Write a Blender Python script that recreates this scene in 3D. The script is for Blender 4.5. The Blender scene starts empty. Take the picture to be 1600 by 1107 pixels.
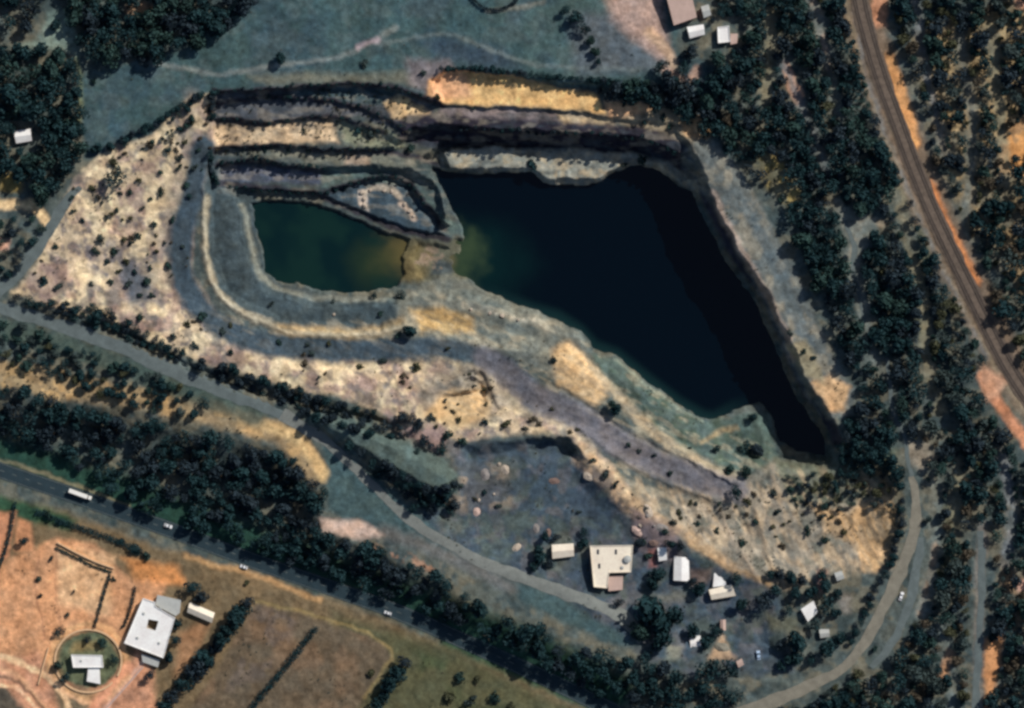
import bpy, bmesh, math, random
import numpy as np
from mathutils import Vector, Matrix

random.seed(7)
RNG = np.random.default_rng(11)
SC = bpy.context.scene
COL = SC.collection
R = math.radians

# ------------------------------------------------------------------ camera, sky, sun, exposure
S = 0.42            # metres per photograph pixel at ground level
H = 2600.0          # flying height
cam_d = bpy.data.cameras.new("camera")
cam = bpy.data.objects.new("camera", cam_d)
COL.objects.link(cam)
cam.location = (0, 0, H)
cam.rotation_euler = (0, 0, 0)
cam_d.sensor_fit = 'HORIZONTAL'
cam_d.angle = 2 * math.atan(800 * S / H)
cam_d.clip_start = 10
cam_d.clip_end = 9000
SC.camera = cam

SUN_AZ, SUN_EL = 47.0, 38.0      # clockwise from north (up in the picture)
world = bpy.data.worlds.new("World")
SC.world = world
world.use_nodes = True
wn = world.node_tree
wn.nodes.clear()
sky = wn.nodes.new("ShaderNodeTexSky")
sky.sky_type = 'NISHITA'
sky.sun_disc = False
sky.sun_elevation = R(SUN_EL)
sky.sun_rotation = R(SUN_AZ)
bg = wn.nodes.new("ShaderNodeBackground")
bg.inputs[1].default_value = 0.075
wo = wn.nodes.new("ShaderNodeOutputWorld")
wn.links.new(sky.outputs[0], bg.inputs[0])
wn.links.new(bg.outputs[0], wo.inputs[0])
sun_d = bpy.data.lights.new("sun", 'SUN')
sun_d.energy = 4.4
sun_d.angle = R(0.5)
sun_d.color = (1.0, 0.95, 0.88)
sun = bpy.data.objects.new("sun", sun_d)
COL.objects.link(sun)
sv = Vector((math.sin(R(SUN_AZ)) * math.cos(R(SUN_EL)), math.cos(R(SUN_AZ)) * math.cos(R(SUN_EL)), math.sin(R(SUN_EL))))
sun.rotation_euler = sv.to_track_quat('Z', 'Y').to_euler()
sun.location = (0, 0, 400)
vs = SC.view_settings
vs.view_transform = 'Standard'
vs.look = 'None'
vs.gamma = 1.0
vs.exposure = 0.0
vs.use_curve_mapping = False
SC.cycles.pixel_filter_type = 'GAUSSIAN'
SC.cycles.filter_width = 3.3     # the photograph is soft
KF = 1.0                         # radiance of a white flat sheet in the sun, for turning seen colours into albedo

# ------------------------------------------------------------------ helpers: colour, noise, distances
def lin(c):
    c = np.asarray(c, float) / 255.0
    return np.where(c <= 0.04045, c / 12.92, ((c + 0.055) / 1.055) ** 2.4)

def alb(c, k=1.0):
    """seen sRGB (flat, sunlit) -> base colour"""
    return np.clip(lin(c) * k / KF, 0.004, 0.8)

_tab = {}
def vnoise(x, y, seed):
    if seed not in _tab:
        _tab[seed] = np.random.default_rng(seed).random((256, 256))
    t = _tab[seed]
    xi = np.floor(x).astype(int); yi = np.floor(y).astype(int)
    fx = x - xi; fy = y - yi
    fx = fx * fx * (3 - 2 * fx); fy = fy * fy * (3 - 2 * fy)
    a = t[xi & 255, yi & 255]; b = t[(xi + 1) & 255, yi & 255]
    c = t[xi & 255, (yi + 1) & 255]; d = t[(xi + 1) & 255, (yi + 1) & 255]
    return (a * (1 - fx) + b * fx) * (1 - fy) + (c * (1 - fx) + d * fx) * fy

def fbm(x, y, scale, seed, oct=4):
    """-1..1 noise with the coarsest feature 'scale' pixels across"""
    v = 0; amp = 1; tot = 0
    for i in range(oct):
        v = v + amp * (vnoise(x / scale * 2 ** i + 17.3 * i, y / scale * 2 ** i + 5.1 * i, seed + i) - 0.5) * 2
        tot += amp; amp *= 0.55
    return v / tot * 1.6

def sstep(a, b, x):
    t = np.clip((x - a) / (b - a), 0, 1)
    return t * t * (3 - 2 * t)

def poly_sd(px, py, P):
    """signed distance (inside positive) and the width carried by the nearest edge"""
    P = np.asarray(P, float)
    n = len(P)
    best = np.full(px.shape, 1e18)
    wid = np.zeros(px.shape)
    ins = np.zeros(px.shape, bool)
    hasw = P.shape[1] > 2
    for i in range(n):
        x0, y0 = P[i, 0], P[i, 1]
        x1, y1 = P[(i + 1) % n, 0], P[(i + 1) % n, 1]
        dx, dy = x1 - x0, y1 - y0
        t = np.clip(((px - x0) * dx + (py - y0) * dy) / max(dx * dx + dy * dy, 1e-9), 0, 1)
        d = (px - x0 - t * dx) ** 2 + (py - y0 - t * dy) ** 2
        m = d < best
        best = np.where(m, d, best)
        if hasw:
            w0, w1 = P[i, 2], P[(i + 1) % n, 2]
            wid = np.where(m, w0 + t * (w1 - w0), wid)
        if y0 != y1:
            c = ((y0 > py) != (y1 > py)) & (px < (x1 - x0) * (py - y0) / (y1 - y0) + x0)
            ins ^= c
    d = np.sqrt(best)
    return np.where(ins, d, -d), wid

def line_d(px, py, L):
    best = np.full(px.shape, 1e18)
    for (x0, y0), (x1, y1) in zip(L[:-1], L[1:]):
        dx, dy = x1 - x0, y1 - y0
        t = np.clip(((px - x0) * dx + (py - y0) * dy) / max(dx * dx + dy * dy, 1e-9), 0, 1)
        best = np.minimum(best, (px - x0 - t * dx) ** 2 + (py - y0 - t * dy) ** 2)
    return np.sqrt(best)

def smooth_line(L, step=6.0):
    """Catmull-Rom through the points, resampled"""
    L = [np.array(p, float) for p in L]
    Q = [2 * L[0] - L[1]] + L + [2 * L[-1] - L[-2]]
    out = []
    for i in range(1, len(Q) - 2):
        p0, p1, p2, p3 = Q[i - 1], Q[i], Q[i + 1], Q[i + 2]
        n = max(2, int(np.linalg.norm((p2 - p1)[:2]) / step))
        for k in range(n):
            t = k / n
            out.append(0.5 * ((2 * p1) + (-p0 + p2) * t + (2 * p0 - 5 * p1 + 4 * p2 - p3) * t * t + (-p0 + 3 * p1 - 3 * p2 + p3) * t ** 3))
    out.append(L[-1])
    return [tuple(p) for p in out]

# ------------------------------------------------------------------ the lie of the land
far = list(range(8, 249, 8)) + [280, 330, 400, 500, 640, 840, 1200, 1800, 3200]
XS = np.array([-20 - f for f in reversed(far)] + list(range(-20, 1621, 2)) + [1620 + f for f in far], float)
YS = np.array([-20 - f for f in reversed(far)] + list(range(-20, 1129, 2)) + [1128 + f for f in far], float)
GX, GY = np.meshgrid(XS, YS)
WX = GX + 2.6 * fbm(GX, GY, 26, 101, 3) + 1.4 * fbm(GX, GY, 8, 111, 2)
WY = GY + 2.6 * fbm(GX, GY, 26, 121, 3) + 1.4 * fbm(GX, GY, 8, 131, 2)

Z = 0.5 * fbm(GX, GY, 120, 141, 4)
WATER = -34.0

def crop(P, pad):
    P = np.asarray(P, float)
    i0 = np.searchsorted(XS, P[:, 0].min() - pad); i1 = np.searchsorted(XS, P[:, 0].max() + pad) + 1
    j0 = np.searchsorted(YS, P[:, 1].min() - pad); j1 = np.searchsorted(YS, P[:, 1].max() + pad) + 1
    return slice(j0, j1), slice(i0, i1)

def shape_to(P, level, mode):
    """cut (or heap) the polygon to a level; each vertex carries the width of its slope in pixels"""
    global Z
    sl = crop(P, 12)
    sd, w = poly_sd(WX[sl], WY[sl], P)
    t = np.clip(sd / np.maximum(w, 1), 0, 1)
    soft = sstep(0, 1, t)
    k = np.where(w > 30, soft, 0.35 * soft + 0.65 * t)
    z = Z[sl]
    new = z + (level - z) * k
    Z[sl] = np.minimum(z, new) if mode == 'cut' else np.maximum(z, new)

cut = lambda P, lv: shape_to(P, lv, 'cut')
heap = lambda P, lv: shape_to(P, lv, 'heap')

# low ground with the highway and the farm
cut([(-3500, 560, 80), (0, 612, 60), (130, 622, 60), (250, 645, 60), (380, 680, 60), (450, 700, 50), (502, 770, 40), (510, 830, 40), (620, 868, 50),
     (760, 955, 50), (900, 1015, 60), (1000, 1050, 60), (1040, 1200, 80), (1200, 4300, 200), (-3500, 4300, 200)], -9)
# outer rim of the pit
cut([(45, 445, 150), (105, 290, 140), (225, 240, 70), (325, 150, 14), (430, 138, 6), (580, 130, 6), (668, 158, 6), (960, 184, 8), (1060, 190, 8),
     (1098, 262, 8), (1117, 316, 7), (1157, 395, 7), (1201, 453, 7), (1229, 521, 7), (1265, 599, 7), (1299, 646, 7), (1318, 690, 12), (1400, 720, 50), (1400, 880, 60), (1230, 915, 60),
     (1100, 872, 70), (1000, 800, 70), (900, 705, 50), (830, 680, 50), (720, 660, 60), (600, 630, 70), (450, 585, 60), (300, 540, 70), (160, 490, 110)], -8)
# terraces above the pond
TW = 335
cut([(TW, 143, 6), (430, 139, 5), (580, 131, 5), (640, 143, 5), (690, 166, 5), (800, 250, 5), (700, 330, 20), (420, 300, 20), (TW, 260, 14)], -6)
cut([(TW - 5, 163, 6), (420, 150, 5), (480, 154, 5), (560, 164, 6), (605, 186, 9), (640, 204, 10), (720, 250, 5), (700, 340, 20), (420, 320, 20), (TW, 290, 14)], -11)
cut([(TW - 5, 183, 5), (420, 191, 5), (500, 181, 5), (535, 183, 8), (600, 205, 14), (650, 225, 12), (720, 260, 8), (700, 340, 10), (420, 330, 20), (TW, 290, 14)], -15)
# inner rim: haul road edge
cut([(322, 250, 10), (332, 233, 5), (400, 226, 5), (480, 231, 5), (560, 234, 6), (615, 230, 8), (640, 200, 12), (690, 192, 12), (760, 198, 12), (900, 206, 12),
     (1000, 212, 12), (1066, 240, 12), (1092, 266, 10), (1114, 316, 8), (1154, 396, 8), (1198, 454, 8), (1226, 522, 8), (1262, 600, 8), (1296, 648, 8), (1314, 690, 12), (1310, 730, 20), (1230, 745, 40),
     (1140, 745, 30), (1060, 715, 26), (985, 665, 26), (925, 600, 26), (868, 560, 30), (780, 545, 26), (700, 532, 24), (640, 510, 14), (560, 522, 14), (440, 514, 13), (352, 466, 13), (322, 400, 13), (318, 300, 13)], -20)
cut([(338, 258, 6), (400, 247, 6), (440, 256, 6), (505, 262, 6), (580, 258, 10), (640, 262, 12), (690, 290, 10), (700, 345, 10), (560, 370, 8), (420, 330, 10), (345, 300, 10)], -26)
# the lowest ledges round the water
cut([(655, 250, 12), (690, 215, 12), (760, 212, 12), (900, 220, 12), (1000, 226, 12), (1058, 252, 10), (1084, 280, 9), (1106, 326, 8), (1145, 403, 8), (1189, 462, 8), (1216, 528, 8), (1252, 606, 8), (1284, 652, 8),
     (1302, 692, 10), (1300, 722, 12), (1215, 735, 20), (1130, 715, 30), (1050, 660, 30), (960, 585, 24), (900, 530, 20), (790, 490, 18), (700, 465, 16), (620, 478, 12), (500, 484, 12), (415, 462, 12),
     (385, 400, 12), (372, 330, 10), (362, 292, 6), (500, 300, 6), (560, 283, 7), (605, 275, 7), (645, 288, 7), (668, 320, 8), (700, 350, 6), (690, 300, 8)], -31.5)
heap([(690, 235, 6), (760, 222, 6), (900, 224, 6), (1000, 230, 6), (1062, 254, 6), (1092, 288, 6), (1062, 288, 5), (1030, 266, 5), (1000, 258, 5), (965, 264, 5), (940, 284, 5), (850, 284, 5), (832, 266, 5), (760, 268, 5), (700, 266, 5)], -26.5)
# peninsula and inner knolls stand a little higher
heap([(1120, 668, 20), (1160, 645, 14), (1195, 640, 14), (1206, 690, 14), (1210, 730, 20), (1150, 740, 30), (1110, 720, 20)], -28)
heap([(500, 303, 3), (560, 288, 6), (605, 280, 6), (640, 296, 6), (660, 325, 8), (700, 372, 3), (640, 360, 3), (590, 343, 3), (545, 322, 3)], -29)
# basins
LAKE = [(672, 262), (720, 268), (760, 270), (800, 268), (830, 266), (850, 284), (900, 290), (940, 284), (962, 266), (1000, 258), (1030, 265), (1058, 288), (1082, 298), (1100, 340), (1137, 410),
        (1180, 470), (1208, 535), (1242, 612), (1274, 660), (1292, 692), (1290, 714), (1245, 705), (1218, 690), (1206, 655), (1186, 628), (1150, 640), (1118, 658), (1098, 656), (1058, 634), (1010, 598), (960, 558), (925, 545), (902, 520),
        (868, 498), (830, 486), (790, 470), (752, 455), (722, 432), (716, 400), (724, 372), (714, 342), (692, 300)]
POND = [(390, 316), (440, 312), (500, 318), (540, 334), (580, 354), (620, 366), (642, 374), (630, 400), (634, 428), (622, 450), (590, 456), (540, 460), (490, 452), (432, 440), (412, 425), (408, 395), (394, 340)]
cut([(x, y, 9) for x, y in LAKE], -46)
cut([(x, y, 8) for x, y in POND], -40)
cut([(648, 374, 8), (700, 384, 8), (716, 372, 6), (738, 374, 6), (742, 442, 6), (716, 440, 8), (690, 428, 8), (660, 440, 8), (648, 430, 8), (640, 400, 8)], -33.97)
Z += np.where((GX > 625) & (GX < 735) & (GY > 365) & (GY < 445) & (Z < -33.2), .3 * fbm(GX, GY, 13, 191, 3), 0)
# the yard in the south, its crescent cut, the tip heaps
cut([(716, 694, 22), (780, 692, 18), (850, 680, 8), (888, 684, 7), (908, 704, 9), (925, 735, 34), (985, 785, 44), (1030, 830, 50), (1120, 880, 50), (1210, 920, 50), (1230, 1040, 40), (1010, 1010, 40),
     (880, 930, 50), (740, 880, 50), (640, 800, 40), (700, 780, 20), (720, 750, 16)], -5)
cut([(820, 705, 12), (850, 684, 5), (885, 687, 5), (904, 704, 5), (900, 722, 16), (840, 730, 20)], -9.5)
heap([(478, 664, 18), (540, 704, 20), (600, 744, 22), (650, 776, 22), (692, 792, 20), (716, 782, 12), (718, 742, 16), (690, 712, 26), (620, 682, 20), (540, 652, 16), (480, 640, 12)], 9.5)
heap([(655, 622, 10), (690, 600, 10), (735, 582, 10), (755, 592, 8), (745, 612, 10), (700, 624, 10)], -0.5)
cut([(715, 590, 6), (735, 584, 6), (752, 592, 8), (745, 606, 10), (722, 606, 8)], -6.5)
# gully beside the gravel road
cut([(60, 480, 14), (190, 505, 14), (280, 560, 14), (420, 600, 14), (560, 640, 16), (640, 660, 16), (610, 672, 16), (500, 650, 14), (380, 615, 12), (250, 560, 12), (150, 515, 12)], -5)
def berm(L, h, w):
    global Z
    sl = crop(np.array(L), 30)
    d = line_d(WX[sl], WY[sl], smooth_line(L, 8))
    Z[sl] = Z[sl] + h * np.exp(-(d / w) ** 2)
berm([(665, 610), (700, 592), (740, 576), (762, 588), (770, 612), (784, 634)], 2.6, 6)
berm([(672, 618), (706, 606), (738, 594), (748, 606), (756, 630)], -2.0, 5)
berm([(925, 590), (960, 626), (1000, 664), (1060, 708), (1150, 757)], 1.8, 4.5)
berm([(860, 600), (905, 625), (980, 676), (1080, 724)], -.8, 4)
berm([(905, 668), (985, 725), (1080, 770), (1140, 786)], 1.6, 5)
berm([(318, 300), (320, 400), (350, 468), (440, 516), (560, 524), (640, 510)], 1.0, 4)
berm([(262, 360), (262, 440), (300, 500), (400, 550), (520, 570), (640, 566)], -1.0, 6)
berm([(1088, 800), (1112, 836), (1128, 868)], .8, 5); berm([(1122, 786), (1150, 850), (1182, 905)], 1.1, 6); berm([(1182, 796), (1200, 866), (1226, 912)], 1.0, 5)
berm([(1240, 800), (1236, 850), (1252, 890)], .6, 7); berm([(1150, 790), (1164, 826), (1196, 880)], -.8, 6); berm([(1208, 790), (1220, 840), (1232, 860)], -.7, 7)
# yellow bench under the northern bank
cut([(672, 122, 8), (700, 108, 6), (800, 116, 6), (880, 128, 6), (1000, 132, 8), (1100, 150, 12), (1130, 190, 20), (1100, 230, 20), (960, 200, 20), (800, 185, 20), (690, 175, 8)], -5.5)
cut([(690, 164, 3), (800, 168, 3), (900, 174, 3), (960, 183, 4), (1060, 192, 6), (1060, 230, 10), (900, 215, 10), (700, 205, 8)], -8)
Z += 0.22 * fbm(GX, GY, 14, 161, 3) * sstep(-33.9, -31, Z)
q_mask, _ = poly_sd(GX, GY, [(40, 440), (120, 250), (330, 140), (680, 110), (1110, 180), (1340, 640), (1410, 720), (1400, 890), (1200, 930), (900, 720), (640, 640), (300, 560)])
Z += sstep(-10, 20, q_mask) * sstep(-33.9, -30, Z) * (0.8 * fbm(GX, GY, 30, 171, 4))

gx_ = np.gradient(Z, axis=1) / np.gradient(GX, axis=1); gy_ = np.gradient(Z, axis=0) / np.gradient(GY, axis=0)
STEEP = sstep(.15, .7, np.hypot(gx_, gy_))
Z += STEEP * .9 * fbm(GX, GY, 12, 181, 3) * sstep(-33.9, -32, Z)

def hz(px, py):
    """height of the land at a photograph position"""
    i = int(np.clip(np.searchsorted(XS, px) - 1, 0, len(XS) - 2)); j = int(np.clip(np.searchsorted(YS, py) - 1, 0, len(YS) - 2))
    fx = (px - XS[i]) / (XS[i + 1] - XS[i]); fy = (py - YS[j]) / (YS[j + 1] - YS[j])
    return float((Z[j, i] * (1 - fx) + Z[j, i + 1] * fx) * (1 - fy) + (Z[j + 1, i] * (1 - fx) + Z[j + 1, i + 1] * fx) * fy)

def W(px, py, z=None, dz=0.0):
    """photograph position -> a point of the place on the land there"""
    if z is None:
        z = hz(px, py)
    f = S * (H - z) / H
    return Vector(((px - 800) * f, (553.5 - py) * f, z + dz))

# ------------------------------------------------------------------ what the land is made of
C = np.empty(GX.shape + (3,))
C[:] = alb((80, 90, 88))
def blotch(scale, seed, lo, hi, oct=3):
    return sstep(lo, hi, fbm(GX, GY, scale, seed, oct))
def lay(mask, c, k=1.0):
    C[:] = C + (alb(c, k) - C) * mask[..., None]
def area(P, c, soft=5, k=1.0, m=1.0, speck=None):
    sl = crop(P, soft + 12)
    sd, _ = poly_sd(WX[sl], WY[sl], [(p[0], p[1]) for p in P])
    mk = sstep(-soft, soft, sd) * m
    if speck is not None:
        mk = mk * (speck[sl] if isinstance(speck, np.ndarray) else 1)
    C[sl] = C[sl] + (alb(c, k) - C[sl]) * mk[..., None]
def strip(L, w, c, soft=3, k=1.0, m=1.0, speck=None):
    sl = crop(np.array(L), w + soft + 12)
    d = line_d(WX[sl], WY[sl], smooth_line(L, 10))
    mk = sstep(w / 2 + soft, w / 2 - soft, d) * m
    if speck is not None:
        mk = mk * speck[sl]
    C[sl] = C[sl] + (alb(c, k) - C[sl]) * mk[..., None]

B20, B20b, B45, B10, B10b, B80 = blotch(20, 201, -.1, .5), blotch(22, 211, -.1, .5), blotch(45, 221, -.2, .6), blotch(10, 231, 0, .5), blotch(11, 241, .1, .6), blotch(90, 251, -.3, .5)

# forest floor
lay(B45, (92, 98, 92)); lay(B20 * .7, (58, 72, 74)); lay(B20b * .5, (122, 114, 94))
# north plateau of grey-green hard standing
PLAT = [(132, 250), (122, 120), (200, 100), (300, 72), (385, -20), (1060, -20), (1056, 80), (1125, 110), (1120, 150), (690, 122), (660, 150), (590, 134), (340, 146), (230, 232)]
area(PLAT, (62, 84, 86), 6)
area(PLAT, (74, 94, 92), 6, m=.6, speck=B80)
area(PLAT, (54, 72, 84), 8, m=.5, speck=B45)
area(PLAT, (88, 100, 100), 8, m=.3, speck=B20)
area([(650, 62), (700, 55), (790, 80), (820, 110), (700, 100)], (54, 68, 84), 14, m=.7)
area([(390, 118), (640, 112), (700, 140), (600, 128), (420, 134)], (116, 114, 98), 8, m=.75)
area([(635, 92), (700, 96), (710, 118), (680, 150), (640, 130)], (132, 120, 122), 9, m=.7)
area([(890, 20), (1040, 20), (1050, 110), (900, 120)], (94, 100, 106), 14, m=.75)
area([(945, -20), (1030, -20), (1036, 40), (1052, 90), (1030, 92), (990, 60), (955, 30)], (176, 148, 134), 12, m=.9)
strip([(1015, 50), (1045, 82), (1052, 100)], 16, (200, 168, 138), 6, m=.8)
strip([(1040, 110), (1075, 126), (1090, 110)], 12, (196, 160, 140), 5, m=.8)
strip([(230, 96), (300, 108), (350, 116), (420, 106), (520, 90), (580, 68), (620, 40)], 7, (126, 132, 128), 4, m=.75)
strip([(580, 68), (640, 62), (700, 52), (760, 76), (860, 104), (1000, 108)], 6, (112, 122, 120), 4, m=.6)
strip([(560, 74), (590, 62)], 8, (168, 148, 150), 4, m=.8)
strip([(760, 16), (800, 14), (850, 4)], 6, (132, 130, 118), 4, m=.7)
area([(60, 60), (75, 20), (100, 12), (116, 40), (122, 90), (95, 75), (25, 75)], (122, 140, 130), 8, m=.9)
strip([(122, 90), (126, 140), (122, 190)], 6, (126, 136, 104), 4, m=.7)
area([(196, 10), (226, 4), (252, 12), (222, 28), (198, 26)], (168, 138, 112), 6, m=.9)
area([(0, 270), (34, 270), (34, 300), (0, 300)], (150, 130, 80), 6, m=.9)
strip([(-20, 322), (50, 322), (76, 350)], 14, (224, 192, 146), 5)
area([(-10, 372), (14, 376), (12, 394), (-10, 392)], (190, 150, 130), 4)

# quarry sand and gravel
BEI = [(20, 455), (60, 410), (90, 330), (120, 278), (160, 240), (240, 212), (300, 150), (345, 150), (345, 240), (300, 330), (300, 430), (345, 500), (440, 545), (620, 552), (700, 560), (800, 600), (900, 650), (960, 740),
       (1040, 820), (980, 790), (905, 700), (860, 672), (720, 690), (640, 655), (560, 628), (420, 596), (300, 560), (200, 510), (80, 480)]
area(BEI, (210, 188, 157), 6, k=.82)
area(BEI, (174, 148, 134), 6, k=.85, m=.8, speck=B20)
area(BEI, (110, 104, 104), 6, m=.75, speck=B10b)
area(BEI, (232, 210, 170), 6, k=.94, m=.75, speck=B20b)
area(BEI, (150, 128, 120), 6, k=.85, m=.7, speck=blotch(30, 261, .15, .6))
area(BEI, (98, 98, 96), 6, m=.6, speck=blotch(14, 271, .3, .7))
area([(125, 375), (170, 368), (200, 390), (240, 420), (248, 470), (210, 478), (165, 440), (128, 410)], (104, 102, 106), 10, m=.9, speck=np.clip(B20 + .45, 0, 1))
area([(190, 410), (235, 430), (240, 475), (200, 475)], (78, 86, 94), 10, m=.8)
strip([(300, 150), (290, 210), (275, 290), (262, 360), (262, 440)], 22, (128, 120, 114), 10, m=.6)
strip([(318, 230), (300, 300), (285, 360), (283, 420), (300, 465), (345, 510), (430, 540), (560, 548), (650, 545), (720, 545), (790, 580), (830, 622)], 36, (58, 76, 88), 8)
strip([(830, 622), (900, 648), (980, 700), (1080, 745), (1150, 765)], 48, (102, 102, 104), 10)
area([(318, 300), (330, 236), (400, 250), (400, 330), (412, 430), (500, 462), (620, 470), (640, 510), (560, 524), (440, 516), (352, 468), (322, 400)], (66, 78, 82), 6)
strip([(322, 310), (322, 400), (352, 466), (440, 514), (560, 522), (640, 508)], 10, (170, 158, 134), 4, k=.8, m=.85)
strip([(440, 514), (560, 522), (640, 500), (650, 485)], 16, (206, 176, 128), 6, k=.8, m=.8)
strip([(378, 320), (396, 390), (408, 432), (440, 452), (500, 465), (600, 468)], 9, (140, 142, 130), 4, k=.85, m=.85)
# causeway and the south shore
area([(630, 372), (700, 380), (728, 372), (740, 410), (728, 440), (690, 436), (640, 446), (618, 410)], (98, 98, 82), 6, m=.95)
area([(620, 380), (660, 378), (672, 400), (660, 440), (625, 440)], (108, 96, 64), 8, m=.8)
area([(680, 405), (712, 415), (706, 432), (672, 430)], (66, 80, 88), 6, m=.8)
area([(650, 385), (690, 382), (715, 410), (680, 425), (645, 420)], (142, 124, 106), 6, m=.8, speck=B10)
area([(640, 446), (700, 432), (790, 470), (868, 494), (905, 525), (930, 560), (900, 590), (800, 560), (720, 540), (640, 520), (620, 480)], (118, 120, 110), 8)
area([(640, 446), (700, 440), (790, 474), (860, 496), (870, 540), (760, 530), (680, 500)], (98, 106, 102), 8, m=.8, speck=B20)
area([(640, 485), (690, 480), (740, 500), (740, 520), (660, 520)], (186, 152, 96), 8, m=.75)
strip([(725, 478), (760, 486), (800, 496), (830, 500), (868, 516)], 9, (196, 188, 168), 4, m=.7, speck=np.clip(B10 + .35, 0, 1))
area([(860, 545), (890, 535), (935, 580), (950, 620), (930, 630), (870, 600)], (224, 188, 140), 7, k=.82)
area([(925, 552), (960, 562), (1010, 602), (1058, 640), (1100, 662), (1150, 650), (1200, 645), (1216, 720), (1150, 745), (1080, 720), (1000, 660), (950, 600)], (82, 98, 92), 6)
area([(925, 552), (1010, 602), (1100, 662), (1150, 645), (1216, 720), (1150, 745), (1000, 660)], (68, 82, 66), 6, m=.5, speck=B20)
strip([(925, 575), (960, 612), (1000, 655), (1060, 700), (1150, 752)], 15, (182, 162, 132), 6, k=.85, m=.85)
strip([(960, 562), (1010, 602), (1058, 638), (1096, 658)], 4, (140, 148, 132), 2, m=.6)
strip([(1100, 690), (1130, 672), (1150, 668)], 7, (170, 146, 108), 4, m=.7)
area([(985, 780), (1040, 770), (1150, 770), (1210, 720), (1320, 730), (1400, 720), (1400, 890), (1300, 880), (1230, 920), (1120, 880), (1040, 830)], (144, 136, 122), 10, k=.95)
area([(985, 780), (1150, 770), (1210, 720), (1320, 730), (1320, 880), (1230, 920), (1100, 860)], (96, 100, 92), 10, m=.75, speck=B20)
area([(985, 780), (1150, 770), (1310, 730), (1400, 880), (1230, 920), (1100, 860)], (184, 164, 138), 10, m=.45, speck=B20b)
area([(1210, 720), (1320, 720), (1400, 700), (1400, 780), (1300, 790), (1230, 780)], (98, 106, 88), 10, m=.75)
area([(1270, 790), (1330, 800), (1345, 786), (1395, 790), (1398, 850), (1330, 850), (1290, 830)], (214, 176, 130), 7, k=.88)
area([(1336, 830), (1395, 800), (1392, 860), (1372, 896), (1345, 890)], (222, 182, 134), 5, k=.92)
strip([(1080, 850), (1140, 890), (1200, 915)], 10, (206, 164, 112), 5, m=.8)
strip([(1180, 800), (1200, 870), (1225, 910)], 7, (180, 156, 126), 4, m=.6)
strip([(1120, 790), (1150, 850), (1180, 900)], 7, (176, 156, 134), 4, m=.6)
# benches in the north
area([(335, 142), (580, 130), (668, 158), (690, 195), (610, 200), (560, 180), (420, 200), (335, 195)], (84, 88, 94), 4)
area([(420, 139), (590, 134), (640, 150), (600, 165), (480, 152)], (66, 88, 92), 4, m=.8)
area([(598, 160), (622, 150), (660, 166), (672, 178), (640, 188), (612, 184)], (228, 192, 142), 5)
area([(672, 124), (696, 112), (800, 120), (880, 138), (930, 146), (944, 178), (900, 172), (800, 166), (690, 162), (668, 150)], (232, 188, 128), 4, k=.95)
area([(672, 124), (696, 112), (730, 118), (740, 150), (690, 160), (668, 150)], (214, 162, 126), 8, m=.8)
area([(690, 168), (800, 170), (960, 184), (960, 204), (760, 192), (680, 190)], (132, 120, 118), 5, m=.95)
area([(870, 178), (960, 184), (960, 196), (880, 194)], (206, 178, 132), 5, m=.7)
area([(944, 158), (1000, 160), (1030, 172), (1000, 186), (950, 184)], (216, 168, 126), 5)
area([(960, 184), (1040, 168), (1100, 190), (1120, 240), (1070, 236), (1000, 208)], (150, 136, 112), 6, m=.9)
area([(1066, 190), (1090, 184), (1112, 205), (1096, 220), (1072, 210)], (226, 182, 134), 5)
area([(335, 196), (440, 194), (520, 190), (530, 222), (400, 226), (335, 232)], (214, 186, 150), 5, k=.95)
area([(530, 188), (600, 200), (660, 226), (620, 234), (540, 228)], (124, 128, 108), 5)
area([(345, 234), (480, 236), (640, 242), (650, 262), (560, 260), (400, 246)], (116, 118, 106), 4, m=.9)
area([(540, 238), (580, 245), (575, 260), (535, 258)], (186, 160, 136), 5, m=.8)
area([(345, 256), (505, 262), (500, 288), (420, 286), (345, 284)], (78, 84, 98), 4)
area([(500, 262), (590, 258), (660, 290), (700, 345), (720, 352), (740, 366), (690, 370), (650, 340), (560, 280), (500, 295)], (86, 102, 98), 5)
area([(500, 300), (560, 286), (640, 292), (700, 372), (600, 350), (545, 322)], (62, 78, 88), 4)
area([(560, 296), (576, 300), (576, 330), (562, 320)], (222, 204, 186), 3, m=.9)
strip([(572, 302), (590, 294), (615, 298), (626, 308)], 8, (206, 190, 168), 3, m=.8)
strip([(628, 318), (640, 328), (648, 342)], 9, (214, 190, 168), 3, m=.8)
LEDGE_N = [(690, 238), (760, 230), (900, 234), (1000, 242), (1060, 262), (1096, 290), (1090, 300), (1040, 276), (940, 290), (860, 292), (800, 270), (690, 266)]

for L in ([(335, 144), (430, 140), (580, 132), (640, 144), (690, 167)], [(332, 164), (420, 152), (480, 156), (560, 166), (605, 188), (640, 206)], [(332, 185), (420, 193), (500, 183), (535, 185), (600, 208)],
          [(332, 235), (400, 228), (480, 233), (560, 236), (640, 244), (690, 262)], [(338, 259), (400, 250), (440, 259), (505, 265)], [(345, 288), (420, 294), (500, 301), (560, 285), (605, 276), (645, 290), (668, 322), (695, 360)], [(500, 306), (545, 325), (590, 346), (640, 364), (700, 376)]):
    strip(L, 9, (50, 46, 54), 3, m=.9)  # terrace walls coloured darker to deepen the shade on them
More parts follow.
